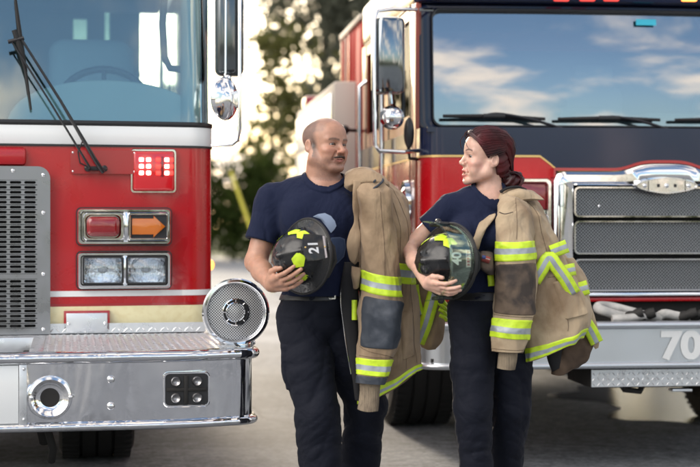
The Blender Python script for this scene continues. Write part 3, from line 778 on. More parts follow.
# oval badge without its plate: studs and holes
ez = rq(663, 186, gy2).z; ew = .178; eh = .047
mb = MB(); oval = [(EC+ew*math.cos(a)*abs(math.cos(a))**.0, ez+eh*math.sin(a)*(1-.25*abs(math.cos(a)))) for a in np.linspace(0, 2*math.pi, 48, endpoint=False)]
inn = [(EC+(x-EC)*.93, ez+(z-ez)*.82) for x, z in oval]
mb.frame(oval, inn, gy2-.072, gy2-.03, bev=.006); mb.prism(inn, gy2-.064, gy2-.04); bd = mb.build('badge_plate', M['chrome'], gr2)
dots('stud', [(EC-.125, gy2-.066, ez), (EC+.125, gy2-.066, ez), (EC, gy2-.066, ez)], .013, M['steel'], bd)
for x in (EC-.048, EC+.048):
    mb = MB(); mb.box(x-.008, x+.008, gy2-.066, gy2-.0635, ez-.008, ez+.01); mb.build('hole', M['trim'], bd, smooth=False)
for x in (EC-.105, EC+.105):
    mb = MB(); mb.box(x-.002, x+.002, gy2-.067, gy2-.0635, ez-.036, ez+.036); mb.build('seam', M['trim'], bd, smooth=False)
dots('stud', [tuple(rq(599, 206, gy2))], .008, M['chrome'], gr2)
# upright lens in the grille's corner
for s in (-1, 1):
    x = EC+s*(EC-rq(559, 200, gy2).x); mb = MB(); mb.box(x-.017, x+.017, gy2-.062, gy2-.03, 1.42, 1.545, .012); mb.build('corner_lamp', M['plasticlens'], gr2)
# arch over the grille
mb = MB(); mb.frame([(x, archtop(x, zt+.022)) for x in np.linspace(xL, xR, 41)]+[(x, zt-.03) for x in np.linspace(xR, xL, 41)], [(x, archtop(x, zt+.006)) for x in np.linspace(xL+.01, xR-.01, 41)]+[(x, zt-.02) for x in np.linspace(xR-.01, xL+.01, 41)], gy2-.02, gy2+.06)
mb.build('grille_arch', M['red2'], RT)
# headlamps
for s in (-1, 1):
    xa = rq(478, 200, gy2).x; xb = rq(551, 200, gy2).x; za, zb = 1.20, rq(540, 178, gy2).z
    X0, X1 = (xa, xb) if s < 0 else (2*EC-xb, 2*EC-xa)
    mb = MB(); mb.frame(rrect(X0, X1, za, zb, .03), rrect(X0+.028, X1-.028, za+.028, zb-.028, .02), gy2-.03, gy2+.07, bev=.012); mb.box(X0+.02, X1-.02, gy2+.005, gy2+.06, (za+zb)/2-.012, (za+zb)/2+.012)
    hh = mb.build('headlight_housing', M['chrome'], RT)
    mb = MB(); mb.box(X0+.029, X1-.029, gy2-.012, gy2+.05, (za+zb)/2+.014, zb-.029, .01); mb.build('warning_lens', M['redlens'], hh)
    mb = MB(); mb.box(X0+.029, X1-.029, gy2-.012, gy2+.05, za+.029, (za+zb)/2-.014, .01); mb.build('headlight', M['plasticlens'], hh)
# lower red rail and dark gap
mb = MB(); z_ = rq(600, 299.5, gy2-.03).z; mb.box(-1.2, 1.2, gy2-.03, gy2+.02, z_-.012, z_+.010, .004); mb.build('red_rail', M['red'], RT)
mb = MB(); mb.box(-1.2, 1.2, gy2+.03, gy2+.06, .70, 1.0); mb.build('gap_panel', M['darkmetal'], RT, smooth=False)
# ---- bumper
bw2 = 1.41
bpR = [(x, y+.0) for (x, y) in bumper_path(bw2, .75, .14, .02)]
zt_, zl_ = rq(650, 321.5, 0).z, rq(650, 368, 0).z
prof = [(-.04, zl_)]+[(.004+.016*math.cos(a), zl_+.016+.016*math.sin(a)) for a in np.linspace(-1.57, 1.57, 7)]+[(-.006, zl_+.034), (-.006, zt_-.04)]+[(.004+.018*math.cos(a), zt_-.018+.018*math.sin(a)) for a in np.linspace(-1.57, 1.57, 7)]+[(-.05, zt_), (-.05, zt_-.006), (-.02, zt_-.01), (-.02, zl_+.01)]
M['satin'] = mat('satin_aluminium', (.62, .65, .68), .33, .9, rvar=(3, .28, .4))
b2 = sweep('bumper', bpR, prof, M['satin'], RT, 40)
c7 = rq(675, 346.5, 0)
M['frost'] = mat('frosted_numeral', (.66, .68, .68), .55)
text_obj('number', '70', .20, M['frost'], b2, Matrix.Translation((rq(681, 346, 0).x, -.0005, c7.z)) @ FACE_FRONT, .0015, .008, 1.12)
mb = MB(); x0 = rq(591, 380, .03).x; mb.box(x0, 1.25, .03, .5, .458, zl_-.006, .004); st = mb.build('front_step', M['darkmetal'], b2)
tread('tread_plate', x0+.002, 1.248, .464, zl_-.010, 0, .027, b2, vert=True, yv=.0285)
mb = MB(); mb.box(-1.36, 1.36, .05, .43, .60, .62); mb.box(-1.36, 1.36, .40, .43, .6, .80); mb.build('bumper_tray', M['darkmetal'], b2, smooth=False)
mb = MB(); mb.tube([(-.35, .12, .52), (-.3, .10, .44), (-.22, .10, .43), (-.16, .12, .52)], .018, 8); mb.build('tow_hook', M['darkmetal'], b2)
mb = MB(); c = rq(681, 390, .06); mb.box(c.x-.05, c.x+.06, .05, .12, c.z-.008, c.z+.006, .003); mb.build('tow_pin', M['alu'], b2)
# ---- cab side
M['sidepaint'] = mat('cab_side_paint', (.26, .045, .022), .30, .1, .35, bump=(2.2, .25, .03), spec=.35)
mb = MB(); xs = -RW+.01
for s in (-1, 1):
    mb = MB(); a, b = (-RW+.004, -RW+.05) if s < 0 else (RW-.05, RW-.004)
    wins = [(1.0, 1.75), (2.1, 2.85)]
    y = .86
    for (w0, w1) in wins+[(RREAR, RREAR)]:
        mb.box(a, b, y, w0, 1.862, gz1_+.03); y = w1
    for (w0, w1) in wins: mb.box(a, b, w0, w1, 1.862, 1.96); mb.box(a, b, w0, w1, gz1_-.05, gz1_+.03)
    sw = mb.build('side_wall', M['sidepaint'], RT, smooth=False)
    for (w0, w1) in wins:
        mb = MB(); mb.box(a+.015, b-.015, w0+.004, w1-.004, 1.964, gz1_-.054); mb.build('window', M['glassdark'], sw, smooth=False)
        X = (-RW-.004 if s < 0 else RW-.002)
        mb = MB(); mb.frame([(w0-.06, .95), (w1+.05, .95), (w1+.05, 2.60), (w0-.06, 2.60)], [(w0-.05, .96), (w1+.04, .96), (w1+.04, 2.59), (w0-.05, 2.59)], 0, .006)
        for v in mb.bm.verts: v.co = Vector((X+v.co.y, v.co.x, v.co.z))
        mb.build('door_seam', M['trim'], sw, smooth=False)
        mb = MB(); X2 = -RW-.05 if s < 0 else RW+.05
        mb.tube([(X2+.05*(-s), w1+.01, 1.3), (X2, w1+.01, 1.34), (X2, w1+.01, 2.3), (X2+.05*(-s), w1+.01, 2.34)], .016, 10); mb.build('grab_rail', M['chrome'], RT)
        mb = MB(); mb.box(*((-RW-.03, -RW-.005) if s < 0 else (RW+.005, RW+.03)), w1-.22, w1-.04, 1.50, 1.56, .008); mb.build('door_handle', M['chrome'], RT)
# bright vertical trim and hinge column just behind the corner
for s in (-1, 1):
    mb = MB(); X = s*(RW+.006); mb.box(min(X, X-s*.02), max(X, X-s*.02), .70, .86, 1.05, 2.58, .006); mb.build('corner_trim', M['sidepaint'], RT)
# round lamp low on the cab side
for s in (-1, 1):
    rotY = Matrix.Translation((s*(RW+.004), 1.0, 1.46)) @ Matrix.Rotation(R(90*s), 4, 'Y')
    mb = MB(); mb.lathe([(.0, .05), (.05, .045), (.085, .02), (.095, 0)], rotY, 32); lo = mb.build('side_warning_lamp', M['redlens'], RT)
    mb = MB(); mb.lathe([(.095, 0), (.10, .03), (.115, .03), (.12, 0)], rotY, 32); mb.build('lamp_ring', M['chrome'], lo)
# ---- mirror
mir2 = bpy.data.objects.new('mirror', None); link(mir2, RT)
y = .50; a, b = rq(373, 93, y), rq(406, 17, y)
mb = MB(); cxm, hwm = (a.x+b.x)/2, (b.x-a.x)/2
pl_ = [(cxm+hwm*math.copysign(abs(math.cos(t))**.6, math.cos(t)), y+.055+.085*math.copysign(abs(math.sin(t))**.8, math.sin(t))) for t in np.linspace(0, 2*math.pi, 40, endpoint=False)]
mb.prism(pl_, a.z, b.z, mtx=Matrix(((1, 0, 0, 0), (0, 0, 1, 0), (0, 1, 0, 0), (0, 0, 0, 1))), bev=.028); mb.build('mirror_shell', M['smokechrome'], mir2)
mb = MB(); mb.tube([rq(432, 10, .85), rq(392, 9, y), rq(378, 11, y-.01), rq(374, 20, y-.03), rq(374, 90, y-.03), rq(375, 145, y-.03), rq(379, 151, y-.02), rq(404, 152, y), rq(424, 150, .7)], .012, 10)
mb.tube([rq(390, 92, y+.04), rq(391, 104, y+.04)], .012, 8); mb.build('mirror_arm', M['chrome'], mir2)
c = rq(392, 117.5, y); mb = MB(); mb.lathe([(0, .05), (.035, .044), (.058, .02), (.068, 0), (.062, -.02), (0, -.03)], Matrix.Translation(c) @ rot, 36); mb.build('convex_mirror', M['chrome'], mir2)
c = rq(409, 133, .62); mb = MB(); mb.sphere(c, .055, 12, (.55, .4, 1.6)); mb.tube([c+Vector((0, .02, -.08)), c+Vector((.01, .04, -.14)), rq(424, 160, .7)], .01, 8); mb.build('blind_spot_mirror', M['trim'], mir2)
mb = MB(); c1 = RF.side(349, 130, -RW-.1); mb.tube([(-RW, c1[0]+.1, c1[1]), (-RW-.12, c1[0], c1[1])], .012, 8); mb.sphere((-RW-.13, c1[0], c1[1]), .035, 8); mb.build('cab_hook', M['trim'], RT)
# ---- wheels, chassis, rear body
wheel(RT, -1.30, -.875, 2.2, .55, .55); wheel(RT, .875, 1.30, 2.2, .55, .55)
wheel(RT, -1.25, -.70, 5.7, .55, .55); wheel(RT, .70, 1.25, 5.7, .55, .55)
mb = MB(); mb.box(-.42, -.32, .3, 6.7, .55, .78, .01); mb.box(.32, .42, .3, 6.7, .55, .78, .01); mb.box(-.9, .9, 2.1, 2.3, .48, .62, .02); mb.box(-.3, .3, 1.3, 3.0, .50, 1.0, .03)
mb.box(-1.28, -.86, 2.95, 3.05, .5, .9); mb.box(.6, 1.28, 2.95, 3.05, .35, .9); mb.box(-1.1, 1.1, .5, .56, .6, .85); mb.box(-1.2, 1.2, .5, 6.7, .80, .83); mb.box(-.85, .85, 1.0, 3.1, .52, .56); mb.box(-.6, .6, 3.2, 5.0, .50, .54)  # full-width floor plate added to darken the ground below the engine
mb.build('chassis', M['darkmetal'], RT)
zc = RF.side(336, 85, -1.42)
mb = MB(); mb.box(-1.475, 1.475, 3.6, 6.8, .70, 2.41, .02); body2 = mb.build('rear_body', M['cream2'], RT)
mb = MB(); mb.box(-1.472, -1.2, 3.588, 3.599, .72, 2.40, .003); mb.build('front_panel', M['greypanel'], body2)
for k in range(4):
    for s in (-1, 1):
        mb = MB(); a = 3.68+k*.79
        for (z0, z1) in ((2.02, 2.33), (1.25, 1.97)): mb.box(*((-1.487, -1.4755) if s < 0 else (1.4755, 1.487)), a, a+.72, z0, z1, .004)
        mb.build('locker_door', M['white'] if k % 2 else M['alu'], body2)
mb = MB(); mb.box(-1.31, 1.31, 3.22, 3.585, .8, 2.82, .01); mb.box(-1.31, 1.31, 3.585, 4.48, 2.415, 2.82, .01); pump = mb.build('pump_house', M['redmatte'], RT)
for k in range(3):
    mb = MB(); mb.box(-1.325, -1.309, 3.9+k*.25, 3.93+k*.25, 2.43, 2.81, .003); mb.build('rib', M['cream2'] if k % 2 else M['red2'], pump)
mb = MB(); mb.box(-1.33, -1.25, 3.2, 4.5, 2.822, 2.87, .01); mb.build('hose_bed_rail', M['cream2'], RT)
mb = MB(); mb.box(-1.45, -1.2, 6.2, 6.5, 2.415, 2.52, .02); mb.build('rear_beacon', M['redlens'], RT)
# ---- hoses lying on the bumper tray
h = thing('fire_hose', tuple(RF.o+RF.ax*-.2+RF.ay*.2+Vector((0, 0, .62))), 'grey folded fire hose lying on top of the front bumper marked 70', 'fire hose', rotz=R(RF.deg))
off = Vector((-.2, .2, .62))
def hose(path, r, name='hose_loop', m='hosegrey', sc=.55):
    mb = MB(); P = crom([tuple(p) for p in path], 40); mb.tube([tuple(p) for p in P], r, 12)
    for v in mb.bm.verts: pass
    return mb.build(name, M[m], h, loc=-off)
y = .14
hose([rq(640, 318, y), rq(620, 316, y), rq(604, 311, y-.02), rq(598, 308.5, y+.02), rq(600, 306, y+.06), rq(612, 307, y+.08), rq(628, 311, y+.08), rq(650, 317, y+.08)], .026)
hose([rq(612, 319, y-.04), rq(628, 318, y-.04), rq(645, 316, y-.02), rq(660, 318, y)], .022)
hose([rq(655, 320, y+.02), rq(664, 314, y), rq(676, 316, y), rq(690, 318, y), rq(720, 316, y)], .026)
for px_ in (634, 646, 688, 699):
    c = rq(px_, 315, y-.02); mb = MB(); mb.lathe([(0, -.05), (.026, -.05), (.03, -.02), (.024, 0), (.03, .02), (.026, .05), (0, .05)], Matrix.Translation(c) @ Matrix.Rotation(R(70), 4, 'Y') @ Matrix.Rotation(R(20), 4, 'X'), 16)
    mb.build('coupling', M['darkmetal'], h, loc=-off)
# ================================================================== implicit-surface bodies
f32 = np.float32
def A3(v): return np.array([v[0], v[1], v[2]], dtype=f32)
def smin(a, b, k):
    if k <= 0: return np.minimum(a, b)
    h = np.clip(.5+.5*(b-a)/k, 0, 1); return b*(1-h)+a*h-k*h*(1-h)
def smax(a, b, k): return -smin(-a, -b, k)
def ell(c, r, Rm=None, k=.02):
    c = A3(c); r = A3(r)
    def f(P):
        p = P-c
        if Rm is not None: p = p @ Rm
        k0 = np.linalg.norm(p/r, axis=1); k1 = np.linalg.norm(p/(r*r), axis=1)
        return k0*(k0-1)/np.maximum(k1, 1e-6)
    return f, k
def cone(a, b, ra, rb, k=.02):
    a = A3(a); b = A3(b); ba = b-a; L2 = float(ba @ ba)+1e-9
    def f(P):
        p = P-a; h = np.clip(p @ ba/L2, 0, 1)
        return np.linalg.norm(p-h[:, None]*ba, axis=1)-(ra+(rb-ra)*h)
    return f, k
def join(prims):
    def f(P):
        d = None
        for (g, k) in prims:
            e = g(P); d = e if d is None else smin(d, e, k)
        return d
    return f
def local(g, c, r):
    c = A3(c)
    def f(P):
        d = np.linalg.norm(P-c, axis=1)-r; m = d < .06
        if m.any(): d = d.copy(); d[m] = g(P[m])
        return np.where(m, d, np.maximum(d, .055)).astype(f32)
    return f
def chain(pts, radii, k=.015): return [cone(pts[i], pts[i+1], radii[i], radii[i+1], k) for i in range(len(pts)-1)]
def axis(lo, hi, base, fine=()):
    """grid coordinates, finer inside the given (lo,hi,step) ranges"""
    x = lo; out = [x]
    while x < hi:
        st = base
        for (a, b, s) in fine:
            if a <= x <= b: st = min(st, s)
            elif x < a and a-x < base*3: st = min(st, (base+s)/2)
        x += st; out.append(x)
    return np.array(out, dtype=f32)
def surface(f, gx, gy, gz, project=2, blk=10):
    nx, ny, nz = len(gx), len(gy), len(gz)
    Fv = np.full((nx, ny, nz), 1.0, dtype=f32)
    bi = [(i, min(i+blk, nx)) for i in range(0, nx, blk)]; bj = [(i, min(i+blk, ny)) for i in range(0, ny, blk)]; bk = [(i, min(i+blk, nz)) for i in range(0, nz, blk)]
    cs = []; idx = []
    for a in bi:
        for b in bj:
            for c in bk:
                lo = np.array([gx[a[0]], gy[b[0]], gz[c[0]]]); hi = np.array([gx[a[1]-1], gy[b[1]-1], gz[c[1]-1]])
                cs.append((lo+hi)/2); idx.append((a, b, c, float(np.linalg.norm(hi-lo))/2))
    cv = f(np.array(cs, dtype=f32)); pend = []
    for v, (a, b, c, rad) in zip(cv, idx):
        if abs(v) > rad*1.35+.03: Fv[a[0]:a[1], b[0]:b[1], c[0]:c[1]] = v; continue
        X, Y, Z = np.meshgrid(gx[a[0]:a[1]], gy[b[0]:b[1]], gz[c[0]:c[1]], indexing='ij')
        pend.append((a, b, c, np.stack([X, Y, Z], -1).reshape(-1, 3)))
    i = 0
    while i < len(pend):
        grp = pend[i:i+400]; vals = f(np.concatenate([g[3] for g in grp]).astype(f32)); o = 0
        for (a, b, c, P) in grp:
            Fv[a[0]:a[1], b[0]:b[1], c[0]:c[1]] = vals[o:o+len(P)].reshape(a[1]-a[0], b[1]-b[0], c[1]-c[0]); o += len(P)
        i += 400
    S = Fv < 0
    cnt = np.zeros((nx-1, ny-1, nz-1), dtype=np.int8)
    for i in (0, 1):
        for j in (0, 1):
            for k in (0, 1): cnt += S[i:nx-1+i, j:ny-1+j, k:nz-1+k]
    act = np.argwhere((cnt > 0) & (cnt < 8)); m = len(act)
    vid = np.full((nx-1, ny-1, nz-1), -1, dtype=np.int32); vid[act[:, 0], act[:, 1], act[:, 2]] = np.arange(m)
    pos = np.zeros((m, 3)); num = np.zeros(m)
    cor = [(i, j, k) for i in (0, 1) for j in (0, 1) for k in (0, 1)]
    val = {c: Fv[act[:, 0]+c[0], act[:, 1]+c[1], act[:, 2]+c[2]] for c in cor}
    pp = {c: np.stack([gx[act[:, 0]+c[0]], gy[act[:, 1]+c[1]], gz[act[:, 2]+c[2]]], 1) for c in cor}
    for c in cor:
        for ax in range(3):
            if c[ax] == 0:
                d = list(c); d[ax] = 1; d = tuple(d); a, b = val[c], val[d]; w = (a < 0) != (b < 0)
                t = np.where(w, a/(a-b+1e-12), 0); q = pp[c]+(pp[d]-pp[c])*t[:, None]
                pos[w] += q[w]; num[w] += 1
    V = pos/num[:, None]
    faces = []
    for ax in range(3):
        sl0 = [slice(1, -1)]*3; sl0[ax] = slice(0, -1); sl1 = [slice(1, -1)]*3; sl1[ax] = slice(1, None)
        a, b = S[tuple(sl0)], S[tuple(sl1)]
        o1, o2 = [(1, 2), (2, 0), (0, 1)][ax]
        for sgn in (0, 1):
            e = np.argwhere((a & ~b) if sgn == 0 else (~a & b))
            if not len(e): continue
            e = e.copy(); 
            for q in range(3):
                if q != ax: e[:, q] += 1
            def cell(d1, d2):
                c = e.copy(); c[:, o1] -= d1; c[:, o2] -= d2; return vid[c[:, 0], c[:, 1], c[:, 2]]
            q = np.stack([cell(1, 1), cell(0, 1), cell(0, 0), cell(1, 0)], 1)
            faces.append(q if sgn == 0 else q[:, ::-1])
    F = np.concatenate(faces)
    V = V.astype(f32)
    for _ in range(project):
        d = f(V); e = .0012; g = np.stack([f(V+np.array(o, dtype=f32))-d for o in ((e, 0, 0), (0, e, 0), (0, 0, e))], 1)/e
        n2 = np.maximum((g*g).sum(1), .25); V = V-g*np.clip(d/n2, -.004, .004)[:, None]
    return V, F
def sdf_obj(name, f, gx, gy, gz, m, parent, off, mats=None, project=2, colour=None):
    V, F = surface(f, gx, gy, gz, project)
    o = mesh_obj(name, V, F, m, parent, off=off)
    if colour is not None:
        c = colour(V); at = o.data.color_attributes.new('tone', 'FLOAT_COLOR', 'POINT')
        at.data.foreach_set('color', np.concatenate([c, np.ones((len(c), 1))], 1).astype(f32).ravel())
    return o

def skin_mat(name, sss=(.25, .09, .05)):
    m, nt, b = new_mat(name); N, L = nt.nodes, nt.links
    at = N.new('ShaderNodeVertexColor'); at.layer_name = 'tone'
    tc = N.new('ShaderNodeTexCoord'); n = N.new('ShaderNodeTexNoise'); n.inputs['Scale'].default_value = 38; n.inputs['Detail'].default_value = 6
    L.new(tc.outputs['Object'], n.inputs['Vector'])
    hs = N.new('ShaderNodeHueSaturation'); mr = N.new('ShaderNodeMapRange'); mr.inputs['To Min'].default_value = .70; mr.inputs['To Max'].default_value = 1.28
    L.new(n.outputs['Fac'], mr.inputs['Value']); L.new(mr.outputs[0], hs.inputs['Value']); L.new(at.outputs[0], hs.inputs['Color'])
    L.new(hs.outputs[0], b.inputs['Base Color']); b.inputs['Roughness'].default_value = .42
    b.inputs['Subsurface Weight'].default_value = .25; b.inputs['Subsurface Radius'].default_value = (.012, .004, .002); b.inputs['Subsurface Scale'].default_value = 1
    v = N.new('ShaderNodeTexNoise'); v.inputs['Scale'].default_value = 420; v.inputs['Detail'].default_value = 3; L.new(tc.outputs['Object'], v.inputs['Vector'])
    bp = N.new('ShaderNodeBump'); bp.inputs['Strength'].default_value = .18; bp.inputs['Distance'].default_value = .001; L.new(v.outputs['Fac'], bp.inputs['Height']); L.new(bp.outputs[0], b.inputs['Normal'])
    return m
M['skin'] = skin_mat('skin')
def cloth_mat(name, col, weave, bumps, rough=.85, var=None, sheen=.25):
    return mat(name, col, rough, 0, 0, bump=[(weave, .25, .0006)]+bumps, var=var, sheen=sheen, spec=.25)
M['tee'] = cloth_mat('navy_cotton', (.0050, .0095, .033), 900, [(9, .5, .03, (1, 1, .6), .8)], sheen=.03)
M['trouser'] = cloth_mat('dark_navy_twill', (.0036, .0052, .0125), 1100, [(6, .5, .04, (1, 1, 1.3), .5)], .8, sheen=.02)
M['belt'] = mat('black_leather', (.010, .010, .011), .4, bump=(90, .2, .001))
M['eyewhite'] = mat('eye_white', (.46, .42, .40), .12, 0, .6)
M['iris'] = mat('iris_brown', (.035, .018, .010), .1, 0, 1)
M['teeth'] = mat('teeth', (.68, .64, .58), .25)
M['mouth'] = mat('mouth_inside', (.06, .012, .012), .5)
M['blackhair'] = mat('dark_hair', (.055, .038, .030), .55, bump=(300, .5, .001))
def hair_mat():
    m, nt, b = new_mat('auburn_hair'); N, L = nt.nodes, nt.links
    tc = N.new('ShaderNodeTexCoord'); n = N.new('ShaderNodeTexNoise'); n.inputs['Scale'].default_value = 11; n.inputs['Detail'].default_value = 2; L.new(tc.outputs['Object'], n.inputs['Vector'])
    cr = N.new('ShaderNodeValToRGB'); cr.color_ramp.elements[0].position = .35; cr.color_ramp.elements[0].color = (.010, .002, .003, 1); cr.color_ramp.elements[1].position = .72; cr.color_ramp.elements[1].color = (.095, .006, .010, 1)
    L.new(n.outputs['Fac'], cr.inputs[0]); L.new(cr.outputs[0], b.inputs['Base Color']); b.inputs['Roughness'].default_value = .38
    bp = N.new('ShaderNodeBump'); bp.inputs['Strength'].default_value = .5; bp.inputs['Distance'].default_value = .002; L.new(n.outputs['Fac'], bp.inputs['Height']); L.new(bp.outputs[0], b.inputs['Normal']); return m
M['auburn'] = hair_mat()

def head_rot(yaw, pitch=0, roll=0):
    """local: x = person's left, y = forward (face), z = up; yaw 0 looks at the camera (-Y), positive turns to the picture's right"""
    y = R(yaw); fwd = Vector((math.sin(y), -math.cos(y), 0)); left = Vector((math.cos(y), math.sin(y), 0))
    B = Matrix((left, fwd, Vector((0, 0, 1)))).transposed()
    return B @ Matrix.Rotation(R(pitch), 3, 'X') @ Matrix.Rotation(R(roll), 3, 'Y')

class Head:
    def __init__(s, o, rot, sc=1.0, female=False, mouth_open=0.0, zs=1.0):
        s.zs = zs; s.o = o; s.rot = rot; s.sc = sc; s.f = female; s.mo = mouth_open
        s.Rn = np.array(rot, dtype=f32)
    def loc(s, P): return ((P-A3(s.o)) @ s.Rn)/(s.sc*np.array([1, 1, s.zs], dtype=f32))
    def w(s, x, y, z): return Vector(s.o)+s.rot @ Vector((x, y, z*s.zs))*s.sc
    def sdf(s):
        F = s.f; j = .92 if F else 1.07
        pr = [ell((0, -.012, .034), (.0745, .097, .082)), ell((0, .02, .04), (.068, .072, .068), k=.02),
              ell((0, .032, -.025), (.060*j, .056, .082), k=.025)]
        for x in (-1, 1):
            pr += [cone((x*.056*j, .004, -.062), (x*.022*j, .066, -.100), .022*j, .017*j, .025),
                   cone((x*.064, -.002, -.02), (x*.057*j, .004, -.065), .012, .016*j, .02),
                   ell((x*.042, .062, -.030), (.022, .020, .017), k=.02),
                   cone((x*.043, .066, .021), (x*.012, .080, .016), .009 if F else .0115, .009 if F else .0105, .014),
                   ell((x*.035, .062, -.060), (.022, .018, .022), k=.02)]
        pr += [ell((0, .076, -.104), (.020*j, .015, .016), k=.018),
               ell((0, .074, -.064), (.026, .019, .022), k=.014)]
        base = join(pr)
        nose = join([cone((0, .082, .008), (0, .104 if F else .107, -.030), .0070, .0088 if F else .0105, .006),
                     cone((0, .104 if F else .107, -.030), (0, .095, -.040), .0088 if F else .0105, .006, .006)]
                    +[ell((x*(.0105 if F else .0145), .094, -.036), (.0068 if F else .0085, .010, .0075), k=.006) for x in (-1, 1)])
        o_ = s.mo
        ul = join([cone((x*.0225, .0830, -.0625 if not s.f else -.0655), (0, .0935, -.062), .0030, .0048, .004) for x in (-1, 1)])
        ll = join([cone((x*.019, .0835, -.0655-o_*.8), (0, .0905, -.0735-o_), .0032, .0060, .004) for x in (-1, 1)])
        ears = []
        for x in (-1, 1):
            es = .94 if F else 1.02
            ears += [ell((x*.0765, -.018, -.010), (.0072, .0175*es, .028*es), k=.004), cone((x*.073, -.010, -.034), (x*.074, -.012, -.028), .007, .008, .006)]
        earf = join(ears)
        def f(P):
            p = s.loc(P); ax = np.abs(p[:, 0])
            d = base(p)
            # eye sockets
            q = p.copy(); q[:, 0] = ax
            so = np.linalg.norm((q-A3((.031, .0985, -.001)))/A3((1.25, 1, .85)), axis=1)-.0165
            d = smax(d, -so, .014)
            # lids around the eyeball with an opening
            e = q-A3((.031, .0685, -.001)); lid = np.linalg.norm(e, axis=1)-.0150
            up = (.0040 if not s.f else .0050)
            slit = np.maximum(np.abs(e[:, 2]-.0003+(e[:, 0]**2)*14)-up, -(e[:, 1]-.002))
            slit = np.maximum(slit, np.abs(e[:, 0])-.0135)
            d = smin(d, lid, .006); d = smax(d, -slit, .0018)
            ce = np.linalg.norm(e, axis=1)-.0125; d = np.minimum(d, ce)      # filled behind the eyeball
            # nose and its bridge, nostrils
            d = smin(d, nose(p), .011)
            no = np.linalg.norm(q-A3((.0068, .099, -.0425)), axis=1)-.0034; d = smax(d, -no, .002)
            # nasolabial crease
            cr_ = cone((.019, .088, -.036), (.030, .078, -.066), .003, .003)[0](q); d = smax(d, -cr_+(.0022 if not s.f else .0045), .008)
            # mouth
            mo = np.linalg.norm((p-A3((0, .088, -.0665-o_*.5)))/A3((1, 1, max(.001, (.0012+o_*.55)/.018))), axis=1)-.018
            d = smin(d, ul(p), .005); d = smin(d, ll(p), .005); d = smax(d, -mo*(1. if s.f else .6), .0015)
            # groove below the lip
            gr = cone((-.010, .092, -.0885-o_), (.010, .092, -.0885-o_), .004, .004)[0](p); d = smax(d, -gr, .008)
            er = earf(p); ei = np.linalg.norm((q-A3((.0845, -.014, -.008)))/A3((.6, 1, 1.6)), axis=1)-.0115
            er = smax(er, -ei, .003); d = smin(d, er, .005)
            return d*s.sc*min(1, s.zs)
        return f
    def eyes(s, parent, off, look=0.0):
        for x in (-1, 1):
            mb = MB(); mb.sphere((0, 0, 0), .0129*s.sc, 14); e = mb.build('eye', M['eyewhite'], parent, loc=s.w(x*.031, .0693, -.001)-Vector(off))
            d = s.rot @ Vector((look, 1, 0)).normalized()
            mtx = d.to_track_quat('Z', 'Y').to_matrix().to_4x4()
            mb = MB(); r = .0129*s.sc; mb.lathe([(0, r+.0010), (.003, r+.0008), (.0066*s.sc, r-.0006), (.0074*s.sc, r-.0018)], mtx, 20); mb.build('iris', M['iris'], e)

def hand(wrist, palm_dir, normal, side, sc, curls, spread=.09, thumb=None, tips=None):
    """five fingers: wrist point, direction of palm, palm-facing normal; returns primitives"""
    d = Vector(palm_dir).normalized(); n = Vector(normal); n = (n-d*n.dot(d)).normalized(); a = d.cross(n)*side
    w = Vector(wrist); pr = []
    P = lambda x, y, z: w+(a*x+d*y+n*z)*sc
    pr += [cone(P(-.018, .01, 0), P(-.028, .078, 0), .016*sc, .0125*sc, .02), cone(P(.016, .01, 0), P(.028, .08, 0), .017*sc, .013*sc, .014), cone(P(0, .0, 0), P(0, .082, -.002), .017*sc, .013*sc, .014),
           cone(P(.02, .015, .008), P(.026, .045, .012), .014*sc, .013*sc, .014)]
    L_ = [(.046, .027, .021), (.050, .031, .023), (.046, .029, .022), (.036, .021, .019)]
    X = [.031, .0105, -.0105, -.031]; Y = [.082, .087, .084, .075]; rad = [.0092, .0095, .0090, .0080]
    for i in range(4):
        base = P(X[i], Y[i], 0); ang = 0; p = base; ps = [base]; fan = X[i]/.031*spread
        for j, l in enumerate(L_[i]):
            ang += curls[i][j]
            dr = (d*math.cos(R(ang))+n*math.sin(R(ang))+a*fan*math.cos(R(ang))).normalized(); p = p+dr*l*sc; ps.append(p)
        r = rad[i]*sc; pr += [cone(P(X[i]*.9, Y[i]-.02, 0), ps[0], r, r*1.04, .008), cone(ps[0], ps[1], r*1.04, r*.95, .003), cone(ps[1], ps[2], r*.97, r*.88, .003), cone(ps[2], ps[3], r*.9, r*.74, .003)]
    th = thumb or [(.030, .022, .012), (.052, .045, .022), (.060, .074, .03), (.060, .098, .036)]
    tp = [P(*t) for t in th]; pr += [cone(tp[0], tp[1], .0155*sc, .0125*sc, .01), cone(tp[1], tp[2], .0125*sc, .011*sc, .004), cone(tp[2], tp[3], .011*sc, .0085*sc, .004)]
    return pr

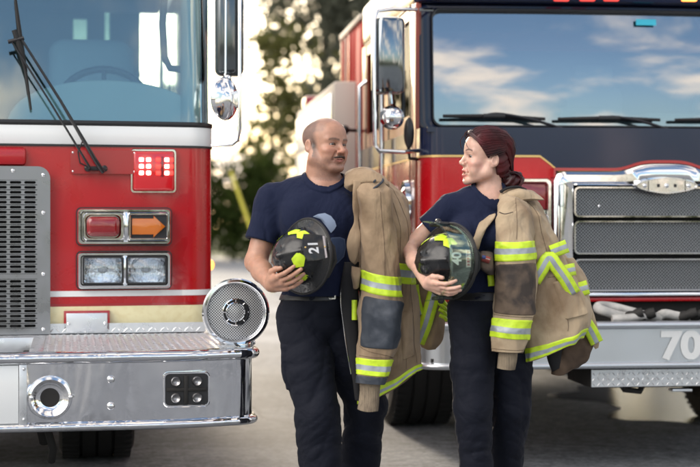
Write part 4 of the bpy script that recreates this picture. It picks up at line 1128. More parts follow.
def folds(P, seed, freq, amp, stretch=(1, 1, 1), n=5):
    rg = np.random.RandomState(seed); st = np.array(stretch, dtype=f32); Q = P*st*freq
    Q = Q+.6*np.sin(Q[:, [1, 2, 0]]*1.3+rg.uniform(0, 6, 3)).astype(f32)
    s = 0
    for i in range(n):
        k = rg.normal(size=3); k /= np.linalg.norm(k); ph = rg.uniform(0, 6.28)
        s = s+(1-np.abs(np.sin((Q @ k.astype(f32))*(1+.5*i)+ph)))**2.0/(1+.4*i)
    return (s/n-.25)*amp
def ray_hit(f, px, py, y0, y1):
    a, b = W(px, py, y0), W(px, py, y1); d = (b-a).normalized(); t = 0; L_ = (b-a).length
    for _ in range(60):
        v = float(f(np.array([tuple(a+d*t)], dtype=f32))[0])
        if v < .0006: break
        t += max(v*.8, .0005)
        if t > L_: break
    return a+d*t
def decal(name, f, outline, y0, y1, m, parent, off, lift=.0015, n=14):
    """flat print laid on a surface: outline points (px,py) fanned from the centre in rings"""
    c = np.mean(np.array(outline), 0); V = []; F = []; k = len(outline); rings = 5
    h = ray_hit(f, c[0], c[1], y0, y1); V.append(h)
    for r in range(1, rings+1):
        for p in outline:
            q = c+(np.array(p)-c)*r/rings; V.append(ray_hit(f, q[0], q[1], y0, y1))
    V = [v+(Vector((0, 0, HCAM))-v).normalized()*lift for v in V]
    for j in range(k): F.append((0, 1+j, 1+(j+1) % k))
    for r in range(rings-1):
        for j in range(k): F.append((1+r*k+j, 1+(r+1)*k+j, 1+(r+1)*k+(j+1) % k, 1+r*k+(j+1) % k))
    return mesh_obj(name, [tuple(v) for v in V], F, m, parent, off=off)
def mix(c, d, w): w = np.clip(w, 0, 1)[:, None]; return c*(1-w)+np.array(d)[None]*w
def gauss(x, s): return np.exp(-(x/s)**2)
def boots(base, fwd, parent, off):
    fw = Vector(fwd).normalized(); b = Vector(base)
    f0 = join([cone(b+Vector((0, 0, .04)), b+fw*.16+Vector((0, 0, .035)), .046, .044, .02), cone(b+Vector((0, 0, .05)), b+Vector((0, 0, .17)), .052, .055, .02), cone(b+fw*.02+Vector((0, 0, .08)), b+fw*.13+Vector((0, 0, .05)), .045, .035, .02)])
    f = lambda P: smax(f0(P), -P[:, 2]+.002, .008)
    c = b; ax = lambda i: axis(c[i]-.26, c[i]+.26, .009)
    sdf_obj('boot', f, ax(0), ax(1), axis(-.02, .26, .009), M['belt'], parent, off)

# ------------------------------------------------------------------ the man
def build_man():
    Y0 = 6.45; w = lambda px, py, dy=0: W(px, py, Y0+dy)
    off = Vector((w(322, 500).x, Y0, 0))
    root = thing('person', off, 'man with moustache in navy t-shirt and dark trousers, helmet under his arm', 'person')
    hs = 1.06; O = w(325, 144.8); H = Head(O, head_rot(44, -1, 2), hs, zs=.93)
    hf = local(H.sdf(), O, .165)
    xh, xc = w(316, 300).x, w(321, 230).x
    shR, elR, wrR = w(273, 203, .02), w(256, 262, -.02), W(271, 285, 6.16)
    shL, elL, wrL = w(369, 200, .03), w(382, 262, .08), w(378, 318, .0)
    neck = [cone(w(322, 190, .02), w(323, 164, .0), .076, .070, .03), cone(w(322, 186, .02), w(296, 193, .02), .052, .05, .04), cone(w(322, 186, .02), w(350, 193, .02), .052, .05, .04)]
    torso = [ell((xc, Y0+.01, 1.315), (.178, .118, .19), k=.04), cone(shR, w(322, 200, .02), .062, .08, .05), cone(shL, w(322, 200, .02), .062, .08, .05),
             ell((xc-.0, Y0-.02, 1.13), (.136, .125, .17), k=.06), ell((xh+.008, Y0, .95), (.143, .114, .13), k=.05),
             ell((xc-.07, Y0-.07, 1.35), (.085, .05, .075), k=.05), ell((xc+.07, Y0-.07, 1.35), (.085, .05, .075), k=.05)]
    hipL, hipR = Vector((xh-.068, Y0-.02, .90)), Vector((xh+.092, Y0+.03, .90))
    knL, knR = w(317, 412, -.10), w(366, 406, .10); anL, anR = w(324, 505, -.05), w(355, 512, .28)
    arms = [cone(shR, elR, .056, .046, .03), cone(elR, elR+(wrR-elR)*.45, .046, .043, .02), cone(elR+(wrR-elR)*.4, wrR, .043, .029, .02),
            cone(shL, elL, .054, .045, .03), cone(elL, wrL, .043, .029, .02)]
    legs = [cone(hipL, knL, .080, .058, .04), cone(knL, anL, .055, .040, .02), cone(hipR, knR, .080, .060, .04), cone(knR, anR, .057, .040, .02)]
    hd = hand(wrR, W(296, 279.5, 6.015)-wrR, Vector((.12, .85, .42)), 1, 1.06, [(6, 24, 16), (10, 24, 16), (14, 26, 16), (16, 28, 18)],
              thumb=[(.026, .012, .012), (.046, .034, .020), (.050, .060, .026), (.044, .084, .034)])
    hdL = hand(wrL, Vector((-.1, -.1, -1)), Vector((0, -1, .1)), 1, 1.0, [(20, 25, 20)]*4)
    bodyf = join(neck+torso+arms+legs); armf = join([arms[0], arms[3]]); lowf = join(torso+legs)
    handf = local(join(hd), wrR+Vector((.08, -.03, 0)), .16); handl = local(join(hdL), wrL+Vector((0, 0, -.08)), .16)
    def f(P):
        d = smin(bodyf(P), hf(P), .022)
        return smin(smin(d, handf(P), .012), handl(P), .012)
    gx = axis(-.56, .22, .011, [(O.x-.11, O.x+.13, .0023), (wrR.x-.03, wrR.x+.21, .0028)])
    gy = axis(5.92, 6.95, .011, [(O.y-.13, O.y+.10, .0025), (5.95, 6.2, .0028)])
    gz = axis(.05, 1.80, .012, [(O.z-.15, O.z+.13, .0023), (wrR.z-.08, wrR.z+.11, .0028)])
    def colour(V):
        c = np.tile(np.array([[.45, .245, .17]]), (len(V), 1)); p = H.loc(V.astype(f32)); x, y, z = np.abs(p[:, 0]), p[:, 1], p[:, 2]
        hd_ = (np.linalg.norm(p, axis=1) < .17)*1.
        rg = np.random.RandomState(1).uniform(0, 1, len(V))
        c = mix(c, (.47, .19, .13), hd_*(gauss(x-.042, .022)*gauss(z+.03, .022)*(y > .03))*.55)
        c = mix(c, (.50, .20, .14), hd_*gauss(x, .016)*gauss(z+.034, .014)*(y > .09)*.5)
        # cropped hair on back and sides
        side = np.clip((.030-y-.15*(z-.03)+.0)/.026, 0, 1)*np.clip((z+.058+.3*(y+.02))/.016, 0, 1)
        top = np.clip((z-.075)/.03, 0, 1)*np.clip((y+.035)/.03, 0, 1)
        fr = np.clip((.062-y)/.012, 0, 1)*np.clip((z-.045)/.012, 0, 1)
        ear = np.clip((x-.0745)/.003, 0, 1)*(np.abs(y+.016) < .03)*(z < .025)
        c = mix(c, (.12, .085, .075), hd_*np.clip(side*(1-top*.7)*.85+fr*.42, 0, .85)*(1-ear)*(.8+.2*rg))
        c = mix(c, (.03, .02, .017), hd_*gauss(y-.010, .010)*gauss(z+.008, .017)*(x > .055)*(1-ear)*.9)
        c = mix(c, (.46, .20, .15), (1-hd_)*0)
        # beard shadow
        bs = np.clip((-.052-z)/.02, 0, 1)*np.clip((y-.0)/.03, 0, 1)
        c = mix(c, (.20, .115, .095), hd_*bs*(.25+.4*rg))
        # eyebrows
        t = np.clip((x-.012)/.038, 0, 1); zb = .0190+.0045*np.sin(t*2.6)-.002*t
        eb = gauss(z-zb, .0042)*(x > .010)*(x < .052)*(y > .05); c = mix(c, (.07, .045, .035), hd_*np.clip(eb*1.1, 0, .8)*(.75+.25*rg))
        # lids, lips
        c = mix(c, (.20, .10, .08), hd_*gauss(x-.031, .016)*gauss(z-.0050, .0020)*(y > .074)*.95)
        lp = (gauss(x, .022)*gauss(z+.0690, .0085)*(y > .080)*(z < -.060)); c = mix(c, (.36, .125, .105), hd_*np.clip(lp*1.1, 0, .85))
        c = mix(c, (.22, .10, .08), (1-hd_)*0)
        return c
    body = sdf_obj('body', f, gx, gy, gz, M['skin'], root, off, colour=colour)
    H.eyes(body, off, -.12)
    # moustache
    mf = join([cone((0, .1005, -.0535), (x*.016, .0965, -.0550), .0034, .0036, .003) for x in (-1, 1)]+[cone((x*.016, .0965, -.0550), (x*.0275, .0870, -.0590), .0036, .0024, .003) for x in (-1, 1)])
    mo = lambda P: (mf(H.loc(P))+.0011*np.sin(H.loc(P)[:, 0]*1500))*H.sc
    c = H.w(0, .095, -.058); sdf_obj('moustache', mo, axis(c.x-.05, c.x+.05, .0018), axis(c.y-.05, c.y+.05, .0018), axis(c.z-.03, c.z+.03, .0018), M['blackhair'], body, off)
    # ---- t-shirt
    torf = join(neck[1:]+torso)
    tb = join([ell((xc, Y0+.01, 1.315), (.190, .130, .20), k=.04), cone(shR, w(322, 203, .02), .066, .084, .05), cone(shL, w(322, 203, .02), .066, .084, .05), cone(w(322, 192, .02), w(292, 196, .02), .056, .055, .04), cone(w(322, 192, .02), w(352, 196, .02), .056, .055, .04),
               ell((xc-.0, Y0-.02, 1.13), (.147, .138, .17), k=.06), ell((xh+.008, Y0, 1.0), (.150, .122, .12), k=.05), ell((xc-.07, Y0-.075, 1.35), (.09, .052, .08), k=.05), ell((xc+.07, Y0-.075, 1.35), (.09, .052, .08), k=.05)])
    cR = shR+(elR-shR)*.66; cL = shL+(elL-shL)*.66
    slv = join([cone(shR+Vector((0, 0, .01)), cR, .070, .068, .03)]); slvL = join([cone(shL, cL, .068, .068, .03)])
    nR, nL = A3((elR-shR).normalized()), A3((elL-shL).normalized()); nk = cone(w(323, 194, .0), w(326, 160, -.03), .084, .082)[0]
    def tf(P):
        fo = folds(P, 4, 13, .034, (1, 1, .6))*1.3+folds(P, 9, 30, .009, (1, 1, .7))
        s1 = smax(slv(P)+fo*.7, (P-A3(cR)) @ nR, .006); s2 = smax(slvL(P)+fo*.7, (P-A3(cL)) @ nL, .006)
        d = smin(smin(np.minimum(tb(P)+fo, torf(P)-.012+fo*.3), s1, .03), s2, .03); n_ = nk(P)
        col = smax(d-.006, np.abs(n_-.006)-.009, .002)
        d = smax(d, -n_, .003); d = np.minimum(d, col) if True else d
        d = smax(d, 1.018-P[:, 2], .004)
        return smax(d, -(armf(P)-.004), .002)
    tee = sdf_obj('t_shirt', tf, axis(-.56, .26, .0062, [(-.24, .0, .0034)]), axis(6.2, 6.72, .0065, [(6.33, 6.52, .0036)]), axis(.97, 1.58, .0062, [(1.45, 1.58, .0030)]), M['tee'], root, off)
    pr = mat('print_light', (.24, .30, .42), .9); pd = mat('print_dark', (.03, .05, .105), .9); pl = mat('print_line', (.06, .085, .15), .9)
    e = [(316+11*math.cos(t)*1.0+9.5, 224+10.5*math.sin(t)) for t in np.linspace(math.pi, 2.15*math.pi, 12)]
    decal('print', tf, [(313, 216.5), (318, 214), (325, 213), (331, 216), (335, 221), (336.5, 226), (334, 230), (331, 233), (326, 226), (320, 219)], 6.0, 6.7, pr, tee, off)
    o1 = decal('print', tf, [(331, 237.5), (340, 237), (345, 239), (346, 248), (344, 257), (338, 263), (333, 266), (329, 262), (329, 248)], 6.0, 6.7, pl, tee, off)
    decal('print_fill', tf, [(332, 238.5), (340, 238), (344, 240), (345, 248), (343, 256), (338, 261.5), (333, 264.5), (330, 261), (330, 248)], 6.0, 6.7, pd, o1, off, lift=.0028)
    # ---- trousers
    kL, kR = knL, knR
    tb2 = join([ell((xh+.008, Y0, .985), (.158, .134, .12), k=.03), cone(hipL+Vector((.0, 0, .02)), hipL+(kL-hipL)*.5, .100, .100, .03), cone(hipL+(kL-hipL)*.5, kL, .100, .088, .03), cone(kL, anL+Vector((0, 0, .0)), .092, .088, .02),
                ]); tb3 = join([cone(hipR+Vector((0, 0, .02)), hipR+(kR-hipR)*.5, .115, .104, .03), cone(hipR+(kR-hipR)*.5, kR, .104, .084, .03), cone(kR, anR, .086, .082, .02)])
    pk = [(w(291, 372, -.14), .062)]
    def pf(P):
        fo = folds(P, 14, 12, .036, (1, 1, 1.2))+folds(P, 17, 22, .005, (1, 1, 1.4))
        d1 = tb2(P); d2 = tb3(P); d = np.minimum(smin(d1, d2, .012)+fo, lowf(P)-.013)
        q = P-A3(w(289, 366, -.03)); bx = np.maximum(np.maximum(np.abs(q[:, 0])-.032, np.abs(q[:, 1])-.085), np.abs(q[:, 2])-.095)
        d = np.minimum(d, smax(d-.009, bx, .004))
        return smax(smax(d, P[:, 2]-1.035, .005), .055-P[:, 2], .005)
    tr = sdf_obj('trousers', pf, axis(-.46, .26, .0068), axis(6.1, 6.95, .0072), axis(.03, 1.06, .0072), M['trouser'], root, off)
    bf = lambda P: smax(np.abs(tb2(P)-.003)-.005, np.abs(P[:, 2]-1.02)-.021, .002)
    be = sdf_obj('belt', bf, axis(-.40, .14, .0045), axis(6.25, 6.66, .0045), axis(.98, 1.06, .0045), M['belt'], root, off)
    c = ray_hit(bf, 330.5, 295, 6.0, 6.6)-off; mb = MB(); mb.frame(rrect(c.x-.022, c.x+.022, c.z-.018, c.z+.018, .004), rrect(c.x-.016, c.x+.016, c.z-.012, c.z+.012, .003), c.y-.006, c.y+.002); mb.build('buckle', M['steel'], be)
    boots(anL*1.0-Vector((0, 0, anL.z)), (-.1, -1, 0), root, off); boots(anR-Vector((0, 0, anR.z)), (.15, -1, 0), root, off)
    return dict(root=root, tf=tf, wr=wrR, hand=handf)
MAN = build_man()

# ------------------------------------------------------------------ the woman
def build_woman():
    Y0 = 6.35; w = lambda px, py, dy=0: W(px, py, Y0+dy)
    off = Vector((w(486, 500).x, Y0, 0))
    root = thing('person', off, 'woman with tied back dark red hair in navy t-shirt, seen from the side', 'person')
    hs = 1.0; O = w(485.5, 157.5); H = Head(O, head_rot(-76, 4, 3), hs, True, .0105); hf = local(H.sdf(), O, .16)
    xc, xw, xh = w(481, 230).x, w(476, 272).x, w(487, 305).x
    shR, elR, wrR = w(451, 208, .0), w(408, 248, .03), W(427, 284, 6.03)
    shL, elL, wrL = w(513, 208, .03), w(527, 264, .10), w(520, 318, .02)
    nb = w(490, 193, .02)
    neck = [cone(nb, w(490, 168, .01), .050, .050, .03), cone(nb, w(470, 199, .01), .042, .040, .035), cone(nb, w(505, 199, .02), .042, .040, .035)]
    torso = [ell((xc, Y0+.01, 1.30), (.132, .095, .165), k=.035), cone(shR, w(482, 206, .01), .043, .06, .04), cone(shL, w(482, 206, .02), .043, .06, .04),
             ell((xw, Y0, 1.13), (.112, .090, .14), k=.05), ell((xh, Y0, .955), (.150, .115, .13), k=.05),
             ell((w(464, 0).x, Y0-.075, 1.275), (.062, .058, .062), k=.035), ell((w(492, 0).x, Y0-.085, 1.275), (.062, .058, .062), k=.035)]
    hipL, hipR = Vector((xh-.066, Y0-.04, .90)), Vector((xh+.082, Y0+.04, .90))
    knL, knR = w(473, 408, -.10), w(511, 408, .06); anL, anR = w(478, 505, -.02), w(501, 508, .26)
    arms = [cone(shR, elR, .041, .034, .025), cone(elR, elR+(wrR-elR)*.4, .034, .033, .015), cone(elR+(wrR-elR)*.35, wrR, .033, .0215, .02),
            cone(shL, elL, .040, .034, .025), cone(elL, wrL, .033, .022, .02)]
    legs = [cone(hipL, knL, .074, .050, .04), cone(knL, anL, .048, .034, .02), cone(hipR, knR, .080, .052, .04), cone(knR, anR, .050, .034, .02)]
    hd = hand(wrR, W(447, 290.5, 5.95)-wrR, Vector((.05, .80, .60)), 1, .90, [(8, 26, 18), (4, 22, 16), (6, 22, 16), (10, 24, 18)],
              thumb=[(.024, .016, .010), (.046, .044, .014), (.050, .074, .018), (.047, .098, .024)])
    hdL = hand(wrL, Vector((-.1, -.1, -1)), Vector((0, -1, .1)), 1, .88, [(20, 25, 20)]*4)
    bodyf = join(neck+torso+arms+legs); handf = local(join(hd), wrR+Vector((.08, -.03, 0)), .15); handl = local(join(hdL), wrL+Vector((0, 0, -.08)), .15)
    armf = join([arms[0], arms[3]]); lowf = join(torso[-2:] if False else torso+legs)
    def f(P):
        d = smin(bodyf(P), hf(P), .018)
        return smin(smin(d, handf(P), .010), handl(P), .010)
    gx = axis(.18, .90, .011, [(O.x-.125, O.x+.10, .0023), (wrR.x-.02, wrR.x+.20, .0026)])
    gy = axis(5.84, 6.80, .011, [(O.y-.10, O.y+.10, .0025), (5.86, 6.08, .0026)])
    gz = axis(.05, 1.74, .012, [(O.z-.14, O.z+.08, .0023), (wrR.z-.09, wrR.z+.08, .0026)])
    def colour(V):
        c = np.tile(np.array([[.62, .385, .30]]), (len(V), 1)); p = H.loc(V.astype(f32)); x, y, z = np.abs(p[:, 0]), p[:, 1], p[:, 2]
        hd_ = (np.linalg.norm(p, axis=1) < .17)*1.
        c = mix(c, (.66, .30, .25), hd_*gauss(x-.046, .02)*gauss(z+.032, .02)*(y > .03)*.6)
        t = np.clip((x-.012)/.036, 0, 1); zb = .0215+.0075*np.sin(t*2.5)-.003*t
        c = mix(c, (.07, .03, .025), hd_*np.clip(gauss(z-zb, .0033)*(x > .011)*(x < .050)*(y > .05)*1.2, 0, .85))
        c = mix(c, (.05, .025, .02), hd_*gauss(x-.032, .015)*gauss(z-.0052, .0018)*(y > .072)*.9)
        m_ = H.mo; lp = gauss(x, .021)*(y > .080)*np.clip(gauss(z+.0645, .0055)+gauss(z+.0745+m_, .0065), 0, 1)
        c = mix(c, (.50, .12, .11), hd_*np.clip(lp*1.2, 0, .9))
        c = mix(c, (.08, .015, .015), hd_*(y < .0845)*(y > .06)*(x < .014)*gauss(z+.0665+m_*.5, .004))
        return c
    body = sdf_obj('body', f, gx, gy, gz, M['skin'], root, off, colour=colour); H.eyes(body, off, .38)
    mb = MB(); mb.sphere((0, 0, 0), .004, 8); mb.build('earring', M['steel'], body, loc=H.w(-.083, -.008, -.036)-off)
    # ---- hair
    ZG = [-.10, -.075, -.045, -.030, -.012, .010, .035, .060, .085, .11, .14]; YG = [-.05, -.040, -.034, -.028, .004, .024, .042, .060, .080, .12, .15]
    capb = join([ell((0, -.018, .036), (.0835, .104, .092)), ell((0, .016, .044), (.078, .086, .080), k=.02), ell((0, -.045, -.02), (.066, .062, .070), k=.03), cone((0, -.075, -.045), (0, -.105, -.078), .036, .026, .02)])
    bun = join([ell((0, -.124, -.084), (.038, .044, .036)), ell((0, -.150, -.080), (.028, .028, .030), k=.01), ell((.012, -.106, -.104), (.024, .026, .018), k=.01)])
    def hairf(P):
        p = H.loc(P); g_ = np.interp(p[:, 2], ZG, YG).astype(f32)
        d = capb(p)+.0022*np.sin(p[:, 0]*180+p[:, 1]*35+p[:, 2]*60)+.0012*np.sin(p[:, 0]*420+p[:, 2]*130)
        d = smax(d, p[:, 1]-g_, .008)
        ear = np.linalg.norm((np.abs(p)*A3((1, 0, 0))+p*A3((0, 1, 1))-A3((.080, -.012, -.010)))/A3((1.2, .8, 1.15)), axis=1)-.026
        d = smax(d, -ear, .006)
        b_ = bun(p)+.003*np.sin(p[:, 1]*170+p[:, 2]*120+p[:, 0]*60)
        return smin(d, b_, .008)*H.sc
    c = H.w(0, -.03, .01)
    hair = sdf_obj('hair', hairf, axis(c.x-.16, c.x+.20, .003), axis(c.y-.15, c.y+.15, .003), axis(c.z-.15, c.z+.13, .003), M['auburn'], root, off)
    rg = random.Random(5); mb = MB(); cc = Vector((0, -.018, .034)); bdir = Vector((0, -.112, -.112)).normalized()
    fl = join([ell((0, -.018, .036), (.0835, .104, .092)), ell((0, .016, .044), (.078, .086, .080), k=.02), ell((0, -.045, -.02), (.066, .062, .070), k=.03), cone((0, -.075, -.045), (0, -.105, -.078), .036, .026, .02)])
    def onto(dr, lift):
        t = .05
        for _ in range(14):
            q = cc+dr*t; v = float(fl(np.array([tuple(q)], dtype=f32))[0]); t -= v-lift
            if abs(v-lift) < .0005: break
        return cc+dr*t
    for i in range(420):
        a = rg.uniform(-1.75, 1.75); z = .035+.075*math.cos(a*.9)-.02*abs(a)
        yh = np.interp(z, ZG, YG); x_ = .07*math.sin(a)*1.1
        s = (Vector((x_, yh, z))-cc).normalized(); pts = []
        lf = rg.uniform(.0005, .0045)
        for k in range(9):
            t = k/8; mid = Vector((s.x*1.15, -.50, s.z*.9+.30)).normalized(); dr = s.slerp(mid, t*2) if t < .5 else mid.slerp(bdir, t*2-1); q = onto(dr, lf*(1+.5*math.sin(3*t)))
            pts.append(H.w(q.x, q.y, q.z)-off)
        mb.tube([tuple(p) for p in pts], [.0006]+[.0013]*6+[.0011, .0006], 5, caps=False)
    for i in range(60):         # twisted  strands of the bun
        a0 = rg.uniform(0, 6.28); r = rg.uniform(.8, 1.06); ph = rg.uniform(-.6, .6); pts = []
        for k in range(9):
            a = a0+k*.32; q = Vector((.036*r*math.sin(ph+.12*k), -.120+.042*r*math.cos(a), -.086+.036*r*math.sin(a))); q.x += .012*math.cos(a0*3)
            pts.append(H.w(*q)-off)
        mb.tube([tuple(p) for p in pts], .0019, 5, caps=False)
    for i in range(34):         # loose fringe sweeping from the forehead to the temple
        sx = 1 if i % 6 else -1; u = rg.uniform(0, 1); pts = []
        p0 = Vector((sx*rg.uniform(.0, .02), .074+.012*u, .112-.006*u)); p1 = Vector((sx*.038, .082+.010*u, .100-.012*u)); p2 = Vector((sx*.071, .050+.012*u, .072-.012*u)); p3 = Vector((sx*.083, .008+.006*u, .036-.010*u))
        if i % 15 == 0: p1 = Vector((sx*.030, .105, .070)); p2 = Vector((sx*.040, .102, .045)); p3 = Vector((sx*.050, .090, .026))
        for q in crom([tuple(p0), tuple(p1), tuple(p2), tuple(p3)], 9): pts.append(H.w(*q)-off)
        mb.tube([tuple(p) for p in pts], [.0006]+[.0013]*6+[.0008, .0003], 5, caps=False)
    mb.build('strands', M['auburn'], hair, angle=None)
    mb = MB()
    for i in range(70):        # flyaways
        a = rg.uniform(-1.7, 1.7); dr0 = Vector((math.sin(a)*.8, rg.uniform(-.9, .6), rg.uniform(.1, 1))).normalized(); q0 = onto(dr0, .001); dr1 = (dr0+Vector((rg.uniform(-.3, .3), -.35, rg.uniform(-.2, .2)))).normalized(); q1 = onto(dr1, rg.uniform(.004, .012)); dr2 = (dr1+Vector((rg.uniform(-.3, .3), -.35, -.3))).normalized(); q2 = onto(dr2, rg.uniform(.002, .016))
        mb.tube([tuple(H.w(q[0], q[1], q[2])-off) for q in crom([tuple(q0), tuple(q1), tuple(q2)], 7)], .00045, 4, caps=False)
    mb.build('flyaway_hair', M['auburn'], hair, angle=None)
    # ---- t-shirt
    torf = join(neck[1:]+torso)
    tb = join([ell((xc, Y0+.01, 1.30), (.144, .106, .175), k=.035), cone(shR, w(482, 208, .01), .050, .066, .04), cone(shL, w(482, 208, .02), .050, .066, .04), cone(w(488, 199, .02), w(466, 204, .01), .046, .046, .035), cone(w(488, 199, .02), w(506, 204, .02), .046, .046, .035),
               ell((xw, Y0, 1.13), (.124, .104, .15), k=.05), ell((xh, Y0, 1.0), (.150, .118, .12), k=.05), ell((w(464, 0).x, Y0-.08, 1.275), (.068, .062, .068), k=.035), ell((w(492, 0).x, Y0-.09, 1.275), (.068, .062, .068), k=.035)])
    cR = shR+(elR-shR)*.52; cL = shL+(elL-shL)*.6; slv = cone(shR, cR, .056, .058)[0]; slvL = cone(shL, cL, .054, .056)[0]
    nR, nL = A3((elR-shR).normalized()), A3((elL-shL).normalized()); nk = cone(w(489, 206, -.01), w(488, 168, -.03), .064, .058)[0]
    def tf(P):
        fo = folds(P, 6, 14, .028, (1, 1, .6))+folds(P, 8, 36, .006, (1, 1, .7))
        s1 = smax(slv(P)+fo*.7, (P-A3(cR)) @ nR, .006); s2 = smax(slvL(P)+fo*.7, (P-A3(cL)) @ nL, .006)
        d = smin(smin(np.minimum(tb(P)+fo, torf(P)-.012), s1, .025), s2, .025); n_ = nk(P)
        col = smax(d-.005, np.abs(n_-.005)-.008, .002); d = smax(d, -n_, .003); d = np.minimum(d, col)
        d = smax(d, 1.018-P[:, 2], .004); return smax(d, -(armf(P)-.004), .002)
    sdf_obj('t_shirt', tf, axis(.26, .86, .006, [(.50, .68, .0032)]), axis(6.1, 6.6, .006, [(6.24, 6.44, .0036)]), axis(.97, 1.50, .006, [(1.40, 1.5, .0030)]), M['tee'], root, off)
    kL, kR = knL, knR
    tb2 = join([ell((xh, Y0, .985), (.160, .128, .12), k=.03), cone(hipL+Vector((0, 0, .02)), hipL+(kL-hipL)*.5, .098, .084, .03), cone(hipL+(kL-hipL)*.5, kL, .084, .073, .03), cone(kL, anL, .074, .062, .02)])
    tb3 = join([cone(hipR+Vector((0, 0, .02)), hipR+(kR-hipR)*.5, .105, .094, .03), cone(hipR+(kR-hipR)*.5, kR, .094, .078, .03), cone(kR, anR, .080, .064, .02)])
    def pf(P):
        fo = folds(P, 24, 13, .034, (1, 1, 1.2))+folds(P, 27, 22, .005, (1, 1, 1.4))
        d = np.minimum(smin(tb2(P), tb3(P), .010)+fo, lowf(P)-.012)
        q = P-A3(w(459, 360, -.03)); bx = np.maximum(np.maximum(np.abs(q[:, 0])-.03, np.abs(q[:, 1])-.08), np.abs(q[:, 2])-.085)
        d = np.minimum(d, smax(d-.008, bx, .004))
        return smax(smax(d, P[:, 2]-1.04, .005), .055-P[:, 2], .005)
    sdf_obj('trousers', pf, axis(.36, .86, .0065), axis(6.05, 6.82, .0070), axis(.03, 1.06, .0068), M['trouser'], root, off)
    bf = lambda P: smax(np.abs(tb2(P)-.003)-.005, np.abs(P[:, 2]-1.022)-.019, .002)
    sdf_obj('belt', bf, axis(.36, .80, .0045), axis(6.15, 6.56, .0045), axis(.98, 1.06, .0045), M['belt'], root, off)
    boots(anL-Vector((0, 0, anL.z)), (-.3, -1, 0), root, off); boots(anR-Vector((0, 0, anR.z)), (-.2, -1, 0), root, off)
    return dict(root=root, tf=tf)
WOMAN = build_woman()
# ================================================================== helmets and turnout coats
M['helmet'] = mat('helmet_black', (.009, .010, .012), .22, 0, .2, spec=.4, bump=[(14, .25, .004), (70, .15, .001)], rvar=(20, .15, .38), var=(26, (.045, .045, .047), .60, .74))
M['lime'] = mat('lime_reflective', (.60, .82, .035), .45, var=(30, (.42, .60, .03), .5, .75), bump=(500, .2, .0005))
M['silver'] = mat('silver_reflective', (.40, .44, .48), .4, .15, var=(25, (.28, .31, .34), .45, .7))
M['coat1'] = cloth_mat('tan_canvas_worn', (.33, .24, .155), 700, [(8, .6, .05, (1, 1, .35), .6), (60, .4, .003)], .85, var=(5, (.17, .115, .07), .44, .66), sheen=.1)
M['coat2'] = cloth_mat('tan_canvas_light', (.43, .335, .225), 700, [(8, .6, .05, (1, 1, .35), .6), (60, .4, .003)], .85, var=(5, (.23, .16, .10), .46, .68), sheen=.1)
M['patch1'] = mat('elbow_pad_blue', (.028, .036, .050), .65, var=(14, (.07, .08, .10), .5, .75), bump=[(22, .4, .006), (120, .2, .001)])
M['patch2'] = mat('elbow_pad_sooty', (.14, .10, .07), .8, var=(11, (.045, .035, .03), .42, .6), bump=[(22, .4, .006), (120, .2, .001)])
M['lining'] = mat('black_lining', (.010, .010, .012), .85, bump=(30, .4, .006))
M['browninside'] = mat('brown_lining', (.13, .085, .055), .85, bump=(30, .4, .006), var=(9, (.07, .045, .03), .4, .6))
M['knit'] = mat('knit_cuff', (.27, .215, .15), .95, bump=[(150, 1, .012, (1, 1, .04)), (12, .5, .03)], var=(14, (.18, .14, .10), .4, .6))

